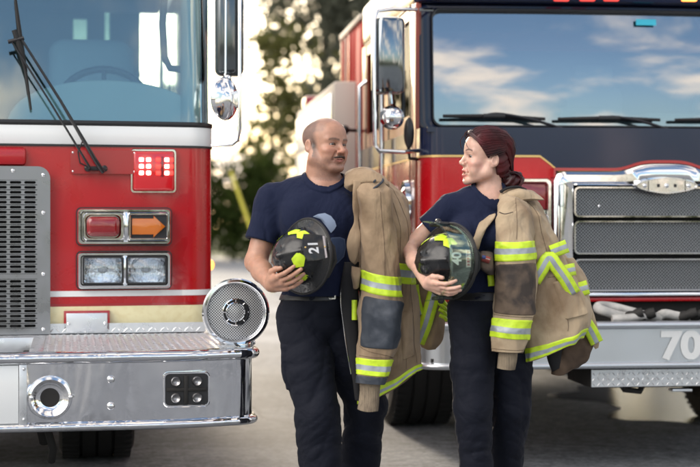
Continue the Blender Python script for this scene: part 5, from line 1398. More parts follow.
def frame_of(u, r):
    """helmet axes from its crown direction u and the shield's reading direction r"""
    u = Vector(u).normalized(); r = Vector(r); r = (r-u*r.dot(u)).normalized(); x = -r; y = u.cross(x); return Matrix((x, y, u)).transposed()
def helmet(center, rot3, label, digits, visor, group):
    c = Vector(center); t = thing('fire_helmet', c, label, 'helmet', group); Mx = rot3.to_4x4()
    Rn = np.array(rot3, dtype=f32)
    dome = join([ell((0, 0, .004), (.110, .133, .122)), cone((0, .10, .085), (0, .0, .128), .007, .009, .012), cone((0, 0, .128), (0, -.11, .075), .009, .007, .012)]
                +[cone((x*.105, y, .02), (x*.035, y*.35, .118), .0035, .0035, .009) for x in (-1, 1) for y in (-.06, .06)])
    inner = ell((0, 0, -.004), (.102, .125, .114))[0]
    def f(P):
        p = P @ Rn; d = smax(dome(p), -p[:, 2]-.004, .004); x, y, z = p[:, 0], p[:, 1], p[:, 2]
        ay = np.where(y > 0, .172, .215); rho = np.sqrt((x/.152)**2+(y/ay)**2)
        zb = .0-.030*np.clip(rho-.72, 0, 1)*2.2-.018*np.clip(-y/.2, 0, 1)+.008*np.clip(y/.17, 0, 1)
        b = smax(np.abs(z-zb)-.004, (rho-1)*.14, .003); d = smin(d, b, .012)
        return smax(d, -inner(p), .003)
    g = axis(-.26, .26, .0045)
    sh = sdf_obj('shell', f, g, g, g, M['helmet'], t, (0, 0, 0))
    def build(mb, name, m, parent=t, **k):
        bmesh.ops.transform(mb.bm, matrix=Mx, verts=mb.bm.verts); return mb.build(name, m, parent, **k)
    mb = MB(); ring = []
    for i in range(64):
        a = 2*math.pi*i/64; x, y = .152*math.cos(a), (.172 if math.sin(a) > 0 else .215)*math.sin(a)
        ring.append((x, y, -.030*.28*2.2-.018*max(0, -y/.2)+.008*max(0, y/.17)))
    mb.tube(ring, .0065, 8, closed=True); build(mb, 'edge_trim', M['black'])
    mb = MB(); mb.lathe([(.098, 0), (.100, -.03), (.097, -.075), (.088, -.075), (.088, 0)], None, 36, 1, 1.18); build(mb, 'ear_flap', M['lining'])
    mb = MB(); mb.tube([(-.098, 0, -.03), (-.09, .02, -.10), (-.03, .04, -.135), (.03, .04, -.135), (.09, .02, -.10), (.098, 0, -.03)], .008, 8); build(mb, 'chin_strap', M['black'])
    # lime pentagons round the sides
    for (az, el) in ((-52, 22), (-20, 30), (-80, 14), (205, 22), (232, 30), (180, 10), (158, 30), (128, 25), (-125, 20), (20, 24), (65, 44), (-150, 34)):
        if visor and az in (-52, 65): continue
        a, e = R(az), R(el); n_ = Vector((math.cos(a)*math.cos(e), math.sin(a)*math.cos(e), math.sin(e)))
        t1 = n_.cross(Vector((0, 0, 1))).normalized(); t2 = n_.cross(t1); V = []
        k = 5; pts = [(0, 0)]
        for rr in (.5, 1.0):
            for i in range(k*3):
                th = 2*math.pi*i/(k*3); q = th % (2*math.pi/k)-math.pi/k; rad = .29*math.cos(math.pi/k)/math.cos(q)*rr; pts.append((rad*math.cos(th+az), rad*math.sin(th+az)*.85))
        for (p_, q_) in pts:
            d = (n_+t1*p_+t2*q_).normalized(); s = 1/math.sqrt((d.x/.1125)**2+(d.y/.1355)**2+(d.z/.1245)**2); V.append(tuple(Mx @ (d*s+Vector((0, 0, .004)))))
        m = k*3; F = [(0, 1+i, 1+(i+1) % m) for i in range(m)]+[(1+i, 1+m+i, 1+m+(i+1) % m, 1+(i+1) % m) for i in range(m)]
        mesh_obj('reflective_patch', V, F, M['lime'], t)
    # front shield on its bracket
    sm = Matrix.Translation((0, .152, .052)) @ Matrix.Rotation(R(9), 4, 'X')
    out = [(-.046, -.048), (.046, -.048), (.056, .0), (.056, .046), (.035, .056), (0, .062), (-.035, .056), (-.056, .046), (-.056, 0)]
    mb = MB(); mb.prism(out, -.002, .003, mtx=sm, bev=.002); mb.box(-.01, .01, -.03, -.002, .02, .05, 0, mtx=sm); s1 = build(mb, 'front_shield', M['helmet'] if not visor else M['trim'])
    tm = Mx @ sm @ Matrix.Translation((0, .0042, 0)) @ Matrix.Rotation(math.pi, 4, 'Z') @ FACE_FRONT
    ink = mat('shield_white', (.75, .76, .78), .5)
    text_obj('shield_number', digits, .062 if not visor else .060, ink, s1, tm @ Matrix.Translation((0, .010 if not visor else .022, 0)), .0006, .0016, .85)
    mb = MB(); mb.prism([(-.034, -.040), (.034, -.040), (.036, -.020), (-.036, -.020)] if visor else [(-.044, -.046), (.044, -.046), (.046, -.038), (-.046, -.038)], .003, .0046, mtx=sm)
    sb = build(mb, 'shield_panel', mat('panel_pale', (.62, .52, .54), .5) if visor else mat('shield_edge', (.50, .45, .46), .5), s1, smooth=False)
    if visor:
        ri = mat('panel_red', (.35, .03, .05), .5)
        for i in range(5):
            mb = MB(); mb.box(-.029+i*.0125, -.021+i*.0125, .0046, .0052, -.036, -.024, 0, mtx=sm); build(mb, 'panel_mark', ri, sb, smooth=False)
    else:
        for z in (.06, -.052):
            mb = MB(); mb.sphere(tuple(sm @ Vector((0, .004, z*.8))), .004, 6); build(mb, 'rivet', M['gold'], s1)
    if visor:
        V = []; F = []; nu, nv = 28, 8
        for i in range(nu+1):
            for j in range(nv+1):
                a = R(-4+188*i/nu); v = j/nv; r1, r2 = .150+.012*v, .186+.006*v-.01*v*v
                V.append(tuple(Mx @ Vector((r1*math.cos(a), -.01+r2*math.sin(a), .008+.118*v*(1-.18*abs(math.cos(a)))))))
        for i in range(nu):
            for j in range(nv): F.append((i*(nv+1)+j, (i+1)*(nv+1)+j, (i+1)*(nv+1)+j+1, i*(nv+1)+j+1))
        vo = mesh_obj('face_shield', V, F, M['visor'], t); md = vo.modifiers.new('rim', 'SOLIDIFY'); md.thickness = .0025
        for s in (-1, 1):
            mb = MB(); mb.box(s*.150-.008, s*.150+.008, -.045, .03, .0, .055, .006); mb.sphere((s*.160, -.01, .03), .014, 8); build(mb, 'visor_hinge', M['trim'])
    return t
helmet(W(303, 256, 6.17), frame_of((-.75, -.62, .02), (-.15, .19, .97)), 'black fire helmet with lime patches and shield number 21, held by the man', '21', False, None)
helmet(W(447, 261, 6.105), frame_of((-.80, -.58, .02), (.0, .10, .99)), 'black fire helmet with clear visor over shield number 40, held by the woman', '40', True, None)

def rows_surface(rows, nphi, nv, fold=None, back=1.0, sq=.8):
    """closed cloth tube through traced rows (Lx,Ly,Rx,Ry,Y,T,sag): positions P[v,phi]"""
    Rw = crom(rows, nv); P = np.zeros((nv, nphi, 3)); ph = np.linspace(0, 2*math.pi, nphi, endpoint=False)
    c, s = -np.cos(ph), np.sin(ph); c = np.sign(c)*np.abs(c)**sq; s = np.sign(s)*np.abs(s)**sq
    for i in range(nv):
        lx, ly, rx, ry, Y, T, sag = Rw[i]; t = (c+1)/2; yy = Y-T*np.where(s > 0, s, s*back)
        px = lx+(rx-lx)*t; py = ly+(ry-ly)*t+sag*4*t*(1-t)
        P[i, :, 0] = (px-CXP)/FPX*yy; P[i, :, 1] = yy; P[i, :, 2] = HCAM-(py-HYP)/FPX*yy
    dv = np.gradient(P, axis=0); du = np.roll(P, -1, 1)-np.roll(P, 1, 1); N = np.cross(dv, du); N /= np.maximum(np.linalg.norm(N, axis=2), 1e-9)[..., None]
    cen = P.mean(1, keepdims=True); sg = np.sign(((P-cen)*N).sum(2, keepdims=True)); sg = np.where(np.abs(sg) < .5, 1, sg); N = N*sg
    if fold is not None: P = P+N*fold(P.reshape(-1, 3).astype(f32)).reshape(nv, nphi)[..., None]
    return P, N
def seam(P, N, v0, v1, u0, u1, m, parent, off, r=.0009, n=40, lift=.001, name='seam'):
    nv, nphi = P.shape[:2]; pts = []
    for k in range(n):
        t = k/(n-1); v = (v0+(v1-v0)*t)*(nv-1); u = ((u0+(u1-u0)*t) % 1)*nphi; i, j = int(min(v, nv-2)), int(u) % nphi; f, g = v-i, u-int(u); j2 = (j+1) % nphi
        q = (P[i, j]*(1-g)+P[i, j2]*g)*(1-f)+(P[i+1, j]*(1-g)+P[i+1, j2]*g)*f+N[i, j]*lift; pts.append(tuple(Vector(q)-off))
    mb = MB(); mb.tube(pts, r, 5); return mb.build(name, m, parent)
def rows_obj(name, P, m, parent, off, cap0=True, cap1=False, hollow=.0):
    nv, nphi = P.shape[:2]; V = list(P.reshape(-1, 3)); F = []
    for i in range(nv-1):
        for j in range(nphi): F.append((i*nphi+j, i*nphi+(j+1) % nphi, (i+1)*nphi+(j+1) % nphi, (i+1)*nphi+j))
    for (do, r, sg) in ((cap0, 0, -1), (cap1, nv-1, 1)):
        if do:
            # rounded closing: shrink ring then fan
            c = P[r].mean(0); o = len(V); nx = P[r]*.55+c*.45
            V += list(nx); V.append(c); q = len(V)-1
            for j in range(nphi):
                a, b = r*nphi+j, r*nphi+(j+1) % nphi; F.append((a, b, o+(j+1) % nphi, o+j)); F.append((o+j, o+(j+1) % nphi, q))
    if hollow:
        r = nv-1; c = P[r].mean(0); o = len(V); V += list(P[r]*.93+c*.07); up = P[max(0, nv-10)]; o2 = len(V); V += list(up*.90+up.mean(0)*.10)
        for j in range(nphi):
            k = (j+1) % nphi; F.append((r*nphi+j, r*nphi+k, o+k, o+j)); F.append((o+j, o+k, o2+k, o2+j))
    o = mesh_obj(name, V, F, m, parent, off=off)
    bm = bmesh.new(); bm.from_mesh(o.data); bmesh.ops.recalc_face_normals(bm, faces=bm.faces); bm.to_mesh(o.data); bm.free(); return o
def patch_obj(name, P, N, v0, v1, p0, p1, mats, parent, off, lift=.003, stripes=None, edge=True, rnd=False):
    """piece sewn on a rows surface between rows v0..v1 and angles p0..p1 (fractions); stripes: row fractions per material"""
    nv, nphi = P.shape[:2]; full = p1-p0 >= 1; nu = nphi if full else max(4, int((p1-p0)*nphi)); kv = max(8, int((v1-v0)*nv*1.5)); V = []; F = []; mi = []
    def smp(A, v, u):
        vi = v*(nv-1); i = min(int(vi), nv-2); f = vi-i; uj = (u % 1)*nphi; j = int(uj) % nphi; g = uj-int(uj); j2 = (j+1) % nphi
        return (A[i, j]*(1-g)+A[i, j2]*g)*(1-f)+(A[i+1, j]*(1-g)+A[i+1, j2]*g)*f
    ring = nu if full else nu+1
    for i in range(kv+1):
        for j in range(ring):
            u = p0+(p1-p0)*j/nu; v = v0+(v1-v0)*i/kv
            if rnd:
                t = j/nu*2-1; v = v+(v1-v0)*.04*(1-2*i/kv)*abs(t)**6
            e = lift if (0 < i < kv and (full or 0 < j < ring-1)) else -.002
            q = smp(P, v, u)+smp(N, v, u)*e; V.append(q)
    for i in range(kv):
        for j in range(nu):
            k = (j+1) % ring; F.append((i*ring+j, i*ring+k, (i+1)*ring+k, (i+1)*ring+j))
            t = (i+.5)/kv; mi.append(1 if (stripes and stripes[0] < t < stripes[1]) else 0)
    o = mesh_obj(name, V, F, None, parent, off=off, mats=mats, midx=mi); return o
def ribbon(name, pts, width, parent, off, n=24, lift=0, th=.004, stripes=(.34, .66), mats=None):
    """reflective strip along traced points (px,py,Y), width in photo pixels"""
    C = crom(pts, n); T = np.gradient(C[:, :2], axis=0); T /= np.linalg.norm(T, axis=1)[:, None]; Nn = np.stack([-T[:, 1], T[:, 0]], 1); V = []; F = []; mi = []; k = 9
    for i in range(n):
        for j in range(k+1):
            s = (j/k-.5)*width; x, y = C[i, 0]+Nn[i, 0]*s, C[i, 1]+Nn[i, 1]*s; Y = C[i, 2]-lift+.010*(2*j/k-1)**2; V.append(tuple(W(x, y, Y)))
    m = len(V)
    for i in range(n-1):
        for j in range(k): F.append((i*(k+1)+j, i*(k+1)+j+1, (i+1)*(k+1)+j+1, (i+1)*(k+1)+j)); mi.append(1 if stripes[0] < (j+.5)/k < stripes[1] else 0)
    o = mesh_obj(name, V, F, None, parent, off=off, mats=mats or [M['lime'], M['silver']], midx=mi)
    md = o.modifiers.new('thickness', 'SOLIDIFY'); md.thickness = th; md.offset = 0; return o
LS = [M['lime'], M['silver']]

def man_coat():
    off = Vector((W(380, 300, 6.42).x, 6.42, 0)); 
    t = thing('turnout_coat', off, 'worn brown turnout coat with lime bands and blue-grey elbow pad, hung over the man\'s shoulder', 'coat', 'turnout coats hung over a shoulder')
    fo = lambda a, s, seed: (lambda P: folds(P, seed, 11, a*3.2, (s[0], s[1], s[2]*.8))+folds(P, seed+3, 27, a*.8, (s[0], s[1], s[2])))
    body = [(353, 175, 378, 177, 6.48, .06, -3), (351, 182, 392, 184, 6.46, .09, -3), (351, 197, 404, 200, 6.44, .12, -2), (352, 222, 412, 226, 6.43, .13, 0), (354, 255, 416, 262, 6.42, .13, 1), (356, 290, 419, 300, 6.42, .125, 3),
            (357, 330, 421, 335, 6.42, .12, 5), (357, 372, 423, 355, 6.42, .11, 5), (357, 405, 423, 369, 6.42, .10, 5)]
    P, N = rows_surface(body, 96, 150, fo(.026, (1, 1, .35), 31))
    b = rows_obj('coat_body', P, M['coat1'], t, off, True, False, .1)
    patch_obj('hem_band', P, N, .935, .998, 0, 1, LS, b, off, .004, (.34, .66))
    patch_obj('chest_band', P, N, .505, .575, .25, .62, LS, b, off, .004, (.34, .66))
    for (a_, b_, c_, d_) in ((.14, .92, .33, .33), (.14, .92, .40, .42)): seam(P, N, a_, b_, c_, d_, M['browninside'], b, off)
    patch_obj('pocket', P, N, .66, .86, .30, .40, [M['coat1']], b, off, .010, rnd=True)
    sl = [(357, 178, 381, 179, 6.36, .05, -5), (355, 190, 390, 191, 6.30, .075, -4), (355, 212, 395, 214, 6.28, .085, -1), (358, 240, 400, 244, 6.27, .085, 1), (360, 270, 402, 277, 6.26, .085, 2), (359, 292, 404, 299, 6.25, .085, 2),
          (357, 318, 404, 326, 6.24, .085, 2), (356, 342, 401, 346, 6.24, .08, 1), (355, 358, 395, 361, 6.24, .078, 1), (355, 374, 390, 377, 6.24, .075, 1), (355, 383, 387, 385, 6.24, .074, 1)]
    P, N = rows_surface(sl, 84, 150, fo(.017, (1, 1, .8), 36))
    s = rows_obj('sleeve', P, M['coat1'], t, off, True, False, .1)
    vv = lambda row: row/(len(sl)-1)
    patch_obj('sleeve_band', P, N, vv(3.97), vv(4.93), 0, 1, LS, s, off, .004, (.36, .66))
    patch_obj('sleeve_band', P, N, vv(7.95), vv(9.02), 0, 1, LS, s, off, .004, (.36, .66))
    patch_obj('cuff', P, N, vv(9.05), .999, 0, 1, [M['patch1']], s, off, .003)
    patch_obj('elbow_patch', P, N, vv(5.05), vv(7.25), .09, .46, [M['patch1']], s, off, .0045, rnd=True)
    for (a_, b_, c_, d_) in ((.12, .40, .30, .27), (.72, .79, .06, .46), (.78, .785, .05, .48)): seam(P, N, a_, b_, c_, d_, M['browninside'], s, off)
    wr = [(358, 378, 382, 379, 6.24, .05, 0), (359, 388, 380, 389, 6.24, .035, 1), (358, 399, 378.5, 400, 6.24, .038, 1), (356.5, 409, 377, 411, 6.235, .040, 2)]
    P, N = rows_surface(wr, 60, 40, fo(.006, (1, 1, .2), 39)); rows_obj('wristlet', P, M['knit'], s, off, False, False, .1)
    # collar folded over the shoulder and the front facing
    col = [(343, 175, 372, 168, 6.38, .06, -4), (344, 180, 383, 175, 6.34, .07, -4), (347, 187, 389, 184, 6.31, .06, -3), (351, 191, 388, 190, 6.33, .03, -2)]
    P, N = rows_surface(col, 64, 40, fo(.010, (1, 1, 1), 41)); c = rows_obj('collar', P, M['coat1'], t, off, True, True)
    mb = MB(); mb.tube([tuple(v) for v in crom([tuple(W(*q)-off) for q in ((367, 192, 6.235), (373, 189, 6.23), (380, 184, 6.24), (383, 180, 6.28), (378, 178, 6.29), (374, 182, 6.245))], 24)], .005, 8); mb.build('collar_strap', M['patch1'], c)
    fl = [(352, 180, 364, 180, 6.27, .02, 0), (351, 205, 363, 205, 6.25, .016, 0), (352, 222, 361, 223, 6.25, .014, 0), (345, 240, 363, 236, 6.24, .014, 3), (347, 258, 361, 252, 6.245, .012, 5), (353, 265, 359, 258, 6.25, .008, 2)]
    P, N = rows_surface(fl, 48, 60, fo(.012, (1, 1, .5), 44)); rows_obj('front_flap', P, M['coat1'], t, off, True, True)
    fl = [(350, 266, 362, 268, 6.26, .02, 0), (350, 276, 361, 277, 6.25, .024, 2), (352, 288, 360, 287, 6.26, .016, 2)]
    P, N = rows_surface(fl, 40, 30, fo(.008, (1, 1, .5), 45)); rows_obj('storm_flap', P, M['coat1'], t, off, True, True)
    ln = [(344, 262, 360, 262, 6.33, .03, 0), (340, 285, 360, 285, 6.32, .035, 0), (340, 310, 360, 310, 6.32, .035, 0), (344, 340, 360, 340, 6.33, .035, 0), (351, 375, 361, 378, 6.34, .03, 0), (354, 400, 362, 402, 6.34, .02, 0)]
    P, N = rows_surface(ln, 40, 60, fo(.008, (1, 1, .4), 46)); l_ = rows_obj('lining', P, M['lining'], t, off, True, True)
    mb = MB(); mb.tube([tuple(v) for v in crom([tuple(W(*q)-off) for q in ((341, 288, 6.30), (341, 305, 6.30), (343.5, 325, 6.31), (346, 345, 6.31), (351, 374, 6.32))], 24)], .0018, 6); mb.build('zip', M['steel'], l_)
    ribbon('front_band', [(354.5, 300, 6.27), (354.5, 320, 6.27)], 5, l_, off, stripes=(2, 2))
    # open skirt of the coat swung out to the right
    tl = [(404, 250, 428, 252, 6.52, .04, 0), (406, 275, 438, 278, 6.54, .05, 0), (408, 300, 444, 303, 6.55, .05, 0), (411, 322, 446, 326, 6.55, .045, 0), (416, 340, 443, 342, 6.55, .04, 3), (420, 348, 438, 350, 6.55, .02, 2)]
    P, N = rows_surface(tl, 64, 80, fo(.014, (1, 1, .5), 48)); tt = rows_obj('coat_skirt', P, M['coat1'], t, off, True, True)
    ribbon('skirt_band', [(436, 287, 6.475), (431, 305, 6.47), (425, 325, 6.475), (418, 343, 6.49)], 13, tt, off)
    ribbon('skirt_band', [(414, 285, 6.48), (416, 300, 6.47), (420, 315, 6.475)], 9, tt, off)
    for k in range(4): ribbon('loop_tape', [(438+k*.4, 297+k*6, 6.47), (443+k*.5, 301+k*5.5, 6.475), (447, 306+k*5, 6.49)], 3.2, tt, off, n=8, stripes=(2, 2))
    return t
man_coat()

def woman_coat():
    off = Vector((W(545, 300, 6.36).x, 6.36, 0))
    t = thing('turnout_coat', off, 'light tan turnout coat with lime bands and sooty elbow pad, hung over the woman\'s shoulder', 'coat', 'turnout coats hung over a shoulder')
    fo = lambda a, s, seed: (lambda P: folds(P, seed, 11, a*3.2, (s[0], s[1], s[2]*.8))+folds(P, seed+3, 27, a*.8, (s[0], s[1], s[2])))
    body = [(500, 191, 520, 191, 6.42, .05, -2), (497, 197, 535, 198, 6.40, .09, -3), (496, 211, 548, 213, 6.38, .12, -2), (496, 232, 558, 232, 6.37, .13, 0), (497, 258, 567, 252, 6.36, .135, 0), (501, 284, 577, 274, 6.36, .13, 1),
            (507, 312, 588, 298, 6.36, .125, 2), (514, 337, 592, 318, 6.36, .115, 3), (522, 364, 582, 338, 6.36, .10, 3)]
    P, N = rows_surface(body, 96, 150, fo(.026, (1, 1, .4), 61)); b = rows_obj('coat_body', P, M['coat2'], t, off, True, False, .1)
    patch_obj('hem_band', P, N, .93, .997, 0, .5, LS, b, off, .004, (.34, .66))
    for (a_, b_, c_, d_) in ((.12, .9, .34, .30), (.62, .62, .28, .46)): seam(P, N, a_, b_, c_, d_, M['browninside'], b, off)
    patch_obj('pocket', P, N, .64, .84, .29, .42, [M['coat2']], b, off, .010, rnd=True)
    ribbon('chest_band', [(534, 281, 6.225), (541, 270, 6.215), (549, 258, 6.22), (556, 266, 6.22), (566, 280, 6.235), (574, 294, 6.26)], 13.5, b, off)
    ribbon('back_band', [(551, 252, 6.245), (559, 249, 6.26), (567, 246, 6.30)], 13, b, off)
    ribbon('back_band', [(563, 272, 6.245), (570, 270, 6.27), (575, 269, 6.30)], 12, b, off)
    sl = [(500, 193, 520, 194, 6.34, .05, -3), (496, 203, 528, 205, 6.27, .075, -3), (495, 222, 533, 222, 6.23, .085, 0), (494, 241, 536, 240, 6.21, .085, 1), (493, 262, 538, 260, 6.20, .085, 1), (492, 290, 538, 289, 6.19, .085, 1),
          (491, 317, 534, 320, 6.19, .082, 1), (490, 337, 530, 341, 6.19, .08, 1), (489.5, 351, 526, 353, 6.19, .078, 1)]
    P, N = rows_surface(sl, 84, 150, fo(.017, (1, 1, .8), 66)); s = rows_obj('sleeve', P, M['coat2'], t, off, True, False, .1)
    vv = lambda row: row/(len(sl)-1)
    patch_obj('sleeve_band', P, N, vv(3), vv(3.98), 0, 1, LS, s, off, .004, (.36, .66))
    patch_obj('sleeve_band', P, N, vv(6), vv(6.98), 0, 1, LS, s, off, .004, (.36, .66))
    patch_obj('elbow_patch', P, N, vv(4.06), vv(5.85), .04, .48, [M['patch2']], s, off, .0045, rnd=True)
    for (a_, b_, c_, d_) in ((.10, .36, .28, .26), (.735, .74, .05, .48), (.965, .965, .03, .49)): seam(P, N, a_, b_, c_, d_, M['browninside'], s, off)
    wr = [(498, 350, 519, 351, 6.19, .043, 0), (497, 358, 518, 360, 6.19, .043, 1), (496, 368, 516, 370, 6.19, .042, 1)]
    P, N = rows_surface(wr, 60, 40, fo(.006, (1, 1, .2), 69)); rows_obj('wristlet', P, M['knit'], s, off, False, False, .1)
    col = [(497, 196, 515, 187, 6.36, .05, -3), (499, 201, 533, 190, 6.33, .07, -4), (503, 206, 545, 199, 6.31, .05, -3)]
    P, N = rows_surface(col, 64, 40, fo(.010, (1, 1, 1), 71)); c = rows_obj('collar', P, M['coat2'], t, off, True, True)
    mb = MB(); mb.tube([tuple(v) for v in crom([tuple(W(*q)-off) for q in ((500, 192, 6.29), (508, 188, 6.29), (518, 187, 6.30), (526, 190, 6.31))], 20)], .006, 8); mb.build('collar_edge', M['lining'], c)
    mb = MB(); mb.tube([tuple(v) for v in crom([tuple(W(*q)-off) for q in ((499, 212, 6.155), (505, 214, 6.145), (513, 212, 6.14))], 12)], .0022, 6); mb.build('seam', M['patch2'], s)
    # open front: folded facing, dark lining, tab with a small flag
    ln = [(487, 222, 499, 222, 6.27, .03, 0), (483, 240, 499, 240, 6.26, .035, 0), (484, 262, 499, 262, 6.26, .035, 0), (487, 285, 499, 285, 6.27, .03, 0), (489, 312, 498, 312, 6.28, .02, 0)]
    P, N = rows_surface(ln, 40, 60, fo(.008, (1, 1, .4), 73)); l_ = rows_obj('lining', P, M['lining'], t, off, True, True)
    fl = [(486, 217, 497, 214, 6.23, .02, 0), (478, 222, 495, 220, 6.21, .025, 0), (474, 233, 488, 230, 6.19, .025, 1), (470, 246, 482, 243, 6.19, .02, 2), (470, 250, 479, 249, 6.19, .012, 2)]
    P, N = rows_surface(fl, 48, 50, fo(.012, (1, 1, .6), 75)); rows_obj('front_flap', P, M['coat2'], t, off, True, True)
    fl = [(480, 251, 494, 253, 6.19, .02, -1), (478, 258, 494, 260, 6.18, .026, 0), (479, 267, 494, 270, 6.18, .026, 1), (484, 272, 494, 275, 6.19, .018, 1)]
    P, N = rows_surface(fl, 48, 40, fo(.006, (1, 1, .6), 76)); tb_ = rows_obj('pocket_tab', P, M['patch2'], t, off, True, True)
    cb = mat('flag_blue', (.05, .08, .22), .8); cr_ = mat('flag_red', (.30, .06, .05), .8)
    ribbon('flag_patch', [(482, 258, 6.145), (490, 260.5, 6.14)], 6, tb_, off, n=6, mats=[cr_, mat('flag_white', (.42, .36, .32), .8)], stripes=(.3, .45))
    ribbon('flag_canton', [(482, 257, 6.1415), (485.5, 258, 6.139)], 3.6, tb_, off, n=4, mats=[cb, cb])
    ribbon('front_band', [(490.5, 275, 6.215), (491.5, 286, 6.22)], 6, l_, off, n=6, stripes=(2, 2))
    # right front edge swung out, with its closure band
    ed = [(560, 258, 574, 258, 6.40, .04, 0), (568, 280, 588, 278, 6.41, .05, 0), (573, 303, 591, 300, 6.42, .045, 0), (582, 325, 598, 320, 6.42, .04, 0), (590, 343, 601, 339, 6.42, .03, 0), (594, 350, 600, 348, 6.42, .015, 0)]
    P, N = rows_surface(ed, 48, 70, fo(.012, (1, 1, .6), 79)); e = rows_obj('front_edge', P, M['coat2'], t, off, True, True)
    ribbon('front_band', [(573, 291, 6.345), (581, 289, 6.35), (588, 287, 6.37)], 14, e, off, n=12)
    ribbon('closure_band', [(574, 303, 6.30), (582, 317, 6.33), (591, 331, 6.36), (597, 343, 6.385)], 13, e, off)
    dots('snap', [tuple(W(583, 319, 6.325)-off), tuple(W(578, 309, 6.305)-off)], .006, M['steel'], e, (1, .6, 1))
    ins = [(560, 330, 590, 322, 6.44, .05, 0), (560, 342, 596, 335, 6.45, .055, 0), (557, 355, 595, 348, 6.45, .05, 2), (553, 367, 587, 362, 6.45, .04, 3), (552, 374, 572, 373, 6.45, .02, 2)]
    P, N = rows_surface(ins, 60, 60, fo(.014, (1, 1, .7), 81)); rows_obj('inner_side', P, M['browninside'], t, off, True, True)
    hem_shade = [(547, 345, 565, 338, 6.40, .03, 0), (547, 358, 562, 352, 6.41, .03, 0), (552, 372, 560, 368, 6.42, .02, 0)]
    P, N = rows_surface(hem_shade, 40, 30, None); rows_obj('lining', P, M['lining'], t, off, True, True)  # dark piece standing in for the shaded hole at the hem
    return t
woman_coat()
# ================================================================== ground and trees
def ground_mat():
    m, nt, b = new_mat('worn_concrete'); N, L = nt.nodes, nt.links
    tc = N.new('ShaderNodeTexCoord')
    def noise(s, d=5, st=None):
        n = N.new('ShaderNodeTexNoise'); n.inputs['Scale'].default_value = s; n.inputs['Detail'].default_value = d
        if st:
            mp = N.new('ShaderNodeMapping'); mp.inputs['Scale'].default_value = st; L.new(tc.outputs['Object'], mp.inputs['Vector']); L.new(mp.outputs[0], n.inputs['Vector'])
        else: L.new(tc.outputs['Object'], n.inputs['Vector'])
        return n
    a = noise(.7, 8); c = noise(38, 4); g = noise(11, 8)
    cr = N.new('ShaderNodeValToRGB'); cr.color_ramp.elements[0].position = .3; cr.color_ramp.elements[0].color = (.155, .165, .18, 1)
    cr.color_ramp.elements[1].position = .7; cr.color_ramp.elements[1].color = (.23, .245, .262, 1); L.new(a.outputs['Fac'], cr.inputs[0])
    mx = N.new('ShaderNodeMix'); mx.data_type = 'RGBA'; mx.blend_type = 'OVERLAY'; mx.inputs['Factor'].default_value = 1
    L.new(cr.outputs[0], mx.inputs['A']); L.new(c.outputs['Fac'], mx.inputs['B'])
    mx2 = N.new('ShaderNodeMix'); mx2.data_type = 'RGBA'; mx2.blend_type = 'OVERLAY'; mx2.inputs['Factor'].default_value = .9
    L.new(mx.outputs['Result'], mx2.inputs['A']); L.new(g.outputs['Fac'], mx2.inputs['B'])
    vo = N.new('ShaderNodeTexVoronoi'); vo.feature = 'DISTANCE_TO_EDGE'; vo.inputs['Scale'].default_value = .35
    wn = noise(1.8, 6); av = N.new('ShaderNodeMix'); av.data_type = 'VECTOR'; av.inputs['Factor'].default_value = .12; L.new(tc.outputs['Object'], av.inputs['A']); L.new(wn.outputs['Color'], av.inputs['B']); L.new(av.outputs['Result'], vo.inputs['Vector'])
    vr = N.new('ShaderNodeMapRange'); vr.inputs['From Max'].default_value = .006; vr.inputs['To Min'].default_value = .45; L.new(vo.outputs['Distance'], vr.inputs['Value'])
    st = noise(.9, 7, (.25, 1, 1)); sr = N.new('ShaderNodeMapRange'); sr.inputs['From Min'].default_value = .35; sr.inputs['From Max'].default_value = .62; sr.inputs['To Min'].default_value = .62; sr.inputs['To Max'].default_value = 1.05; L.new(st.outputs['Fac'], sr.inputs['Value'])
    mu = N.new('ShaderNodeMath'); mu.operation = 'MULTIPLY'; L.new(vr.outputs[0], mu.inputs[0]); L.new(sr.outputs[0], mu.inputs[1])
    mx3 = N.new('ShaderNodeMix'); mx3.data_type = 'RGBA'; mx3.blend_type = 'MULTIPLY'; mx3.inputs['Factor'].default_value = 1; L.new(mx2.outputs['Result'], mx3.inputs['A']); L.new(mu.outputs[0], mx3.inputs['B'])
    L.new(mx3.outputs['Result'], b.inputs['Base Color']); b.inputs['Roughness'].default_value = .75
    bp = N.new('ShaderNodeBump'); bp.inputs['Strength'].default_value = .5; bp.inputs['Distance'].default_value = .004; L.new(c.outputs['Fac'], bp.inputs['Height']); L.new(bp.outputs[0], b.inputs['Normal'])
    return m
V = [(-900, -300, 0), (900, -300, 0), (900, 1500, 0), (-900, 1500, 0)]
g = mesh_obj('ground', [(x, y, -.006) for x, y, z in V], [(0, 1, 2, 3)], mat('grass_ground', (.07, .10, .03), .9, bump=(2, .4, .05), var=(.6, (.12, .12, .05), .4, .6)), smooth=False); g['kind'] = 'structure'
g = mesh_obj('parking_area', [(-60, -60, 0), (60, -60, 0), (60, 62, 0), (-60, 62, 0)], [(0, 1, 2, 3)], ground_mat(), smooth=False); g['kind'] = 'structure'
